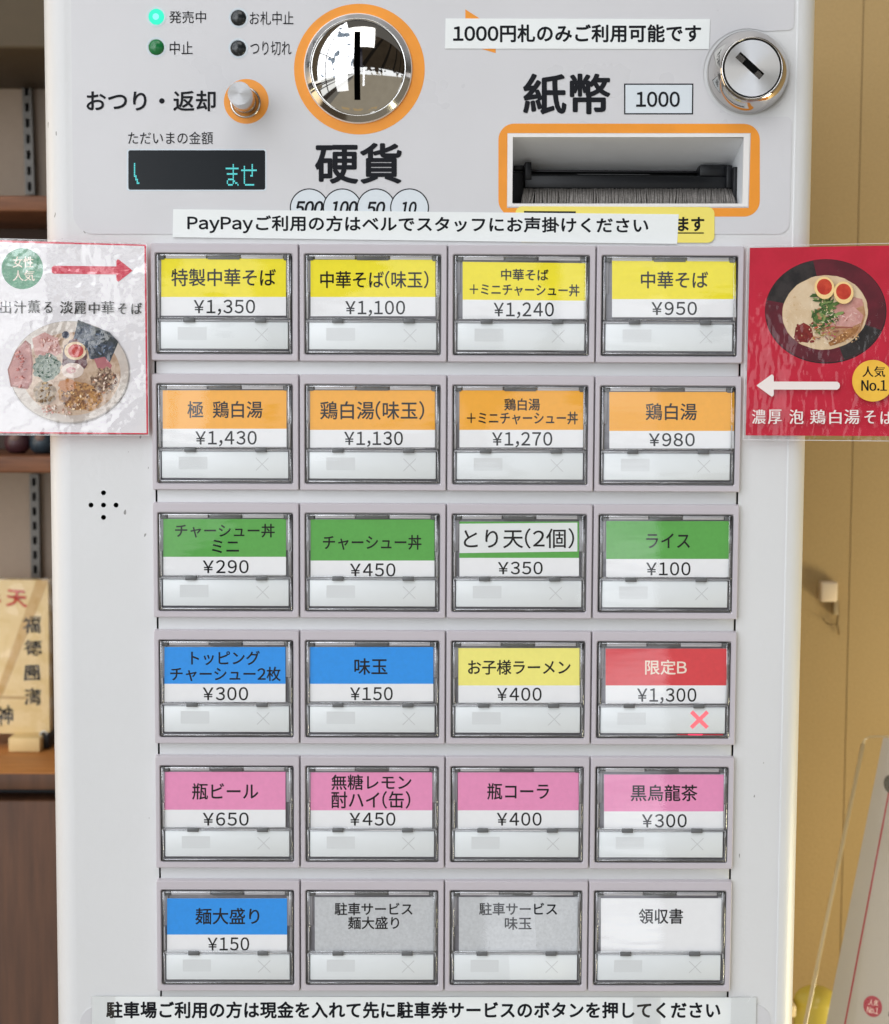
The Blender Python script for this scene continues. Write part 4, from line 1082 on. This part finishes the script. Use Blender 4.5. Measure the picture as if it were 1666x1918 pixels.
scatter(L, 40, 196, 712, 24, 24, 1.2, 3.4, [(96, 60, 46), (236, 214, 196), (190, 140, 110), (130, 96, 84)], 22)
scatter(L, 46, 88, 688, 25, 25, 1.0, 2.4, [(92, 118, 104), (176, 190, 176), (58, 86, 76), (206, 214, 206)], 23)
scatter(L, 26, 84, 736, 20, 20, 1.4, 3.4, [(206, 178, 138), (120, 92, 62), (140, 116, 90)], 24)
scatter(L, 30, 108, 768, 30, 12, 1.2, 3.0, [(214, 160, 150), (226, 196, 178), (170, 110, 96), (240, 226, 216)], 25)
scatter(L, 24, 96, 648, 22, 20, 1.2, 3.0, [(222, 176, 166), (236, 210, 200), (180, 112, 100)], 26)
scatter(L, 18, 38, 690, 14, 34, 1.5, 4.0, [(222, 164, 156), (196, 124, 118)], 27, .5)
scatter(L, 24, 178, 642, 30, 26, 1.5, 4.5, [(60, 70, 78), (104, 118, 140), (34, 40, 42)], 28, .35)
po = adopt(L.mb.build('printed_sheet'), e)
fb = MB(); yf = YP - .0009
fb.sheet([quad_px([(-30, 445), (-30, 815), (279.5, 816.5), (275.5, 454)], yf)], yf, film('crinkled_laminate', wob=0.0015, wscale=23, rough=0.05, boost=1.8, fine=0.00010, fscale=260, lean=0.068))
fo = adopt(fb.build('laminate_film'), e)
def margin(film_px, inner_px, parent):
    e_ = MB(); ye = yf - .00006
    e_.sheet([quad_px(film_px, ye), quad_px(inner_px, ye)], ye, M['film_edge']); adopt(e_.build('film_edge'), parent)
margin([(-30, 445), (-30, 815), (279.5, 816.5), (275.5, 454)], [(-28, 446.2), (-28, 813.6), (277.9, 815.1), (274, 455.3)], e)
# right: red poster
e = empty('laminated_poster', P(1540, 640, YP)); tag(e, 'red laminated poster with white arrow and creamy ramen bowl, right of the buttons', 'poster', 'laminated menu posters beside the buttons')
L = Lay(YP)
redq = pr('poster_crimson', lin(206, 26, 58), lin(196, 22, 52), 60)
L.mb.prism([quad_px([(1405.5, 464), (1397.5, 815.5), (1694, 817), (1702, 459)], L.y)], L.y, L.y + .0003, redq)
dkb = pr('bowl_black', lin(26, 23, 25), lin(52, 46, 46), 160); mrb = pr('bowl_maroon', lin(104, 22, 40), lin(84, 16, 32), 90)
L.put(blob(1547.5, 583, 114, 98, 72), pr('bowl_rim', lin(34, 22, 26)))
L.put(blob(1547, 582, 112.5, 96.5, 72), mrb)
def sector(cx, cy, rx, ry, a0, a1, r0=0.0, n=18):
    o = [(cx + rx * math.cos(math.radians(a0 + (a1 - a0) * i / n)), cy + ry * math.sin(math.radians(a0 + (a1 - a0) * i / n))) for i in range(n + 1)]
    return [(cx, cy)] + o
L.put(sector(1547, 582, 112, 96, 192, 258)[::-1], dkb); L.put(sector(1547, 582, 112, 96, 22, 72)[::-1], dkb)
L.put(blob(1546, 585, 80.5, 69.5, 64, .008, -8), pr('cream_edge', lin(226, 196, 156))); L.put(blob(1546, 584, 79, 68, 64, .006, -8), pr('creamy_broth', lin(232, 208, 174), lin(224, 196, 158), 160))
L.put([(1491, 613), (1506, 604), (1520, 612), (1524, 628), (1514, 642), (1500, 640), (1488, 632)][::-1], pr('chilli_red', lin(140, 40, 34), lin(116, 26, 24), 500))
for k in range(26):
    rnd = random.Random(k); L.put(blob(1505 + rnd.uniform(-19, 19), 624 + rnd.uniform(-19, 17), 3.2, 2.4, 7, .3, rnd.uniform(0, 180), k), bpy.data.materials['chilli_red'])
L.put([(1532, 578), (1584, 560), (1602, 556), (1618, 566), (1622, 590), (1612, 622), (1590, 636), (1548, 628), (1528, 606)][::-1], pr('broth_shadow', lin(196, 150, 112), lin(178, 124, 84), 300))
pk = pr('pork_rose', lin(218, 164, 152), lin(202, 140, 130), 200)
L.put([(1556, 576), (1598, 556), (1616, 560), (1618, 572), (1572, 590), (1552, 590)][::-1], pk)
L.put([(1538, 606), (1560, 596), (1600, 574), (1618, 590), (1614, 604), (1596, 612), (1560, 610)][::-1], pr('pork_rose_b', lin(226, 176, 166), lin(208, 150, 142), 180))
L.put([(1556, 592), (1582, 584), (1584, 587), (1558, 596)][::-1], porkd); L.put([(1540, 609), (1562, 612), (1598, 612), (1598, 614), (1560, 615), (1540, 611)][::-1], porkd)
L.put([(1552, 642), (1590, 616), (1612, 610), (1604, 624), (1580, 640), (1556, 648)][::-1], pr('crisp_brown', lin(186, 132, 80), lin(150, 98, 52), 400))
for k in range(60):
    rnd = random.Random(100 + k); t = rnd.random()
    cx = 1538 + 26 * math.sin(t * 3) * rnd.uniform(-.3, 1) + rnd.uniform(-12, 12); cy = 552 + t * 58 + rnd.uniform(-4, 4)
    L.put(blob(cx, cy, rnd.uniform(8, 15), rnd.uniform(2.0, 4.2), 9, .2, rnd.uniform(-80, 80), k), bpy.data.materials.get('leaf_%d' % (k % 4)) or pr('leaf_%d' % (k % 4), [lin(92, 122, 58), lin(62, 94, 42), lin(136, 160, 92), lin(74, 108, 50)][k % 4]))
for k in range(30):
    rnd = random.Random(300 + k); L.put(blob(1548 + rnd.uniform(-24, 20), 616 + rnd.uniform(-12, 18), rnd.uniform(3, 8), 1.6, 8, .2, rnd.uniform(-60, 60), k), pr('onion_%d' % k, lin(170 + rnd.uniform(-30, 40), 118 + rnd.uniform(-30, 40), 70 + rnd.uniform(-20, 50))))
scatter(L, 70, 1520, 590, 50, 48, 0.8, 1.8, [(216, 186, 146), (234, 208, 172), (206, 172, 130)], 40)
scatter(L, 24, 1580, 596, 32, 16, 1.2, 3.2, [(232, 192, 182), (206, 146, 138), (240, 214, 204), (180, 110, 100)], 41, .25, 2.0)
scatter(L, 30, 1586, 630, 26, 12, 1.0, 2.6, [(212, 160, 104), (140, 92, 50), (232, 196, 150)], 42)
scatter(L, 26, 1548, 600, 20, 24, 0.8, 2.0, [(238, 220, 190), (150, 176, 110), (52, 76, 34), (200, 150, 110)], 43, .4, 2.0)
scatter(L, 12, 1560, 640, 16, 8, 0.9, 2.0, [(244, 230, 210), (120, 70, 40)], 44)
for cx, cy in ((1545, 538), (1581, 547)):
    L.put(blob(cx, cy + 1, 18.5, 21, 40, 0, -6), pr('egg_shellwhite', lin(240, 206, 142)))
    L.put(blob(cx, cy - 1, 14.2, 15, 36, 0, -6), pr('yolk_orange', lin(178, 44, 24), lin(200, 66, 40), 260))
wht = pr('poster_offwhite', lin(236, 226, 222))
L.put([(a, b_ + 0.002 * (a - 1420)) for a, b_ in arrow(1574, 1418, 722, 7.5, 21, 32, -1)], wht)
L.put(blob(1636, 713, 39, 39, 56), pr('badge_yellow', lin(240, 190, 66), lin(234, 180, 58), 90))
L.txt('人気', (1616, 686, 1659, 706), M['ink'], boldx=0.5); L.txt('No.1', (1614, 712, 1662, 732), M['ink'], boldx=0.6, gap=0.12)
for ch, x0, x1, y0, y1 in (('濃', 1409, 1435, 767, 794), ('厚', 1439, 1465, 767, 794), ('泡', 1479, 1506, 767, 794), ('鶏', 1518, 1547, 767, 794), ('白', 1554, 1577, 768, 794), ('湯', 1582, 1611, 767, 794), ('そ', 1620, 1641, 769, 793), ('ば', 1650, 1673, 769, 794)):
    L.txt(ch, (x0, y0, x1, y1), wht, boldx=0.5)
adopt(L.mb.build('printed_sheet'), e)
fb = MB(); yf = YP - .0009
fb.sheet([quad_px([(1400, 460), (1392, 824), (1700, 827), (1708, 454)], yf)], yf, film('wrinkled_laminate', wob=0.0011, wscale=24, rough=0.05, boost=0.75, fine=0.00016, fscale=190, lean=-0.05, stretch=(1.6, 1, .7)))
adopt(fb.build('laminate_film'), e)
margin([(1400, 460), (1392, 824), (1700, 827), (1708, 454)], [(1401.5, 461.2), (1393.6, 822.7), (1698, 825.5), (1706, 455.3)], e)
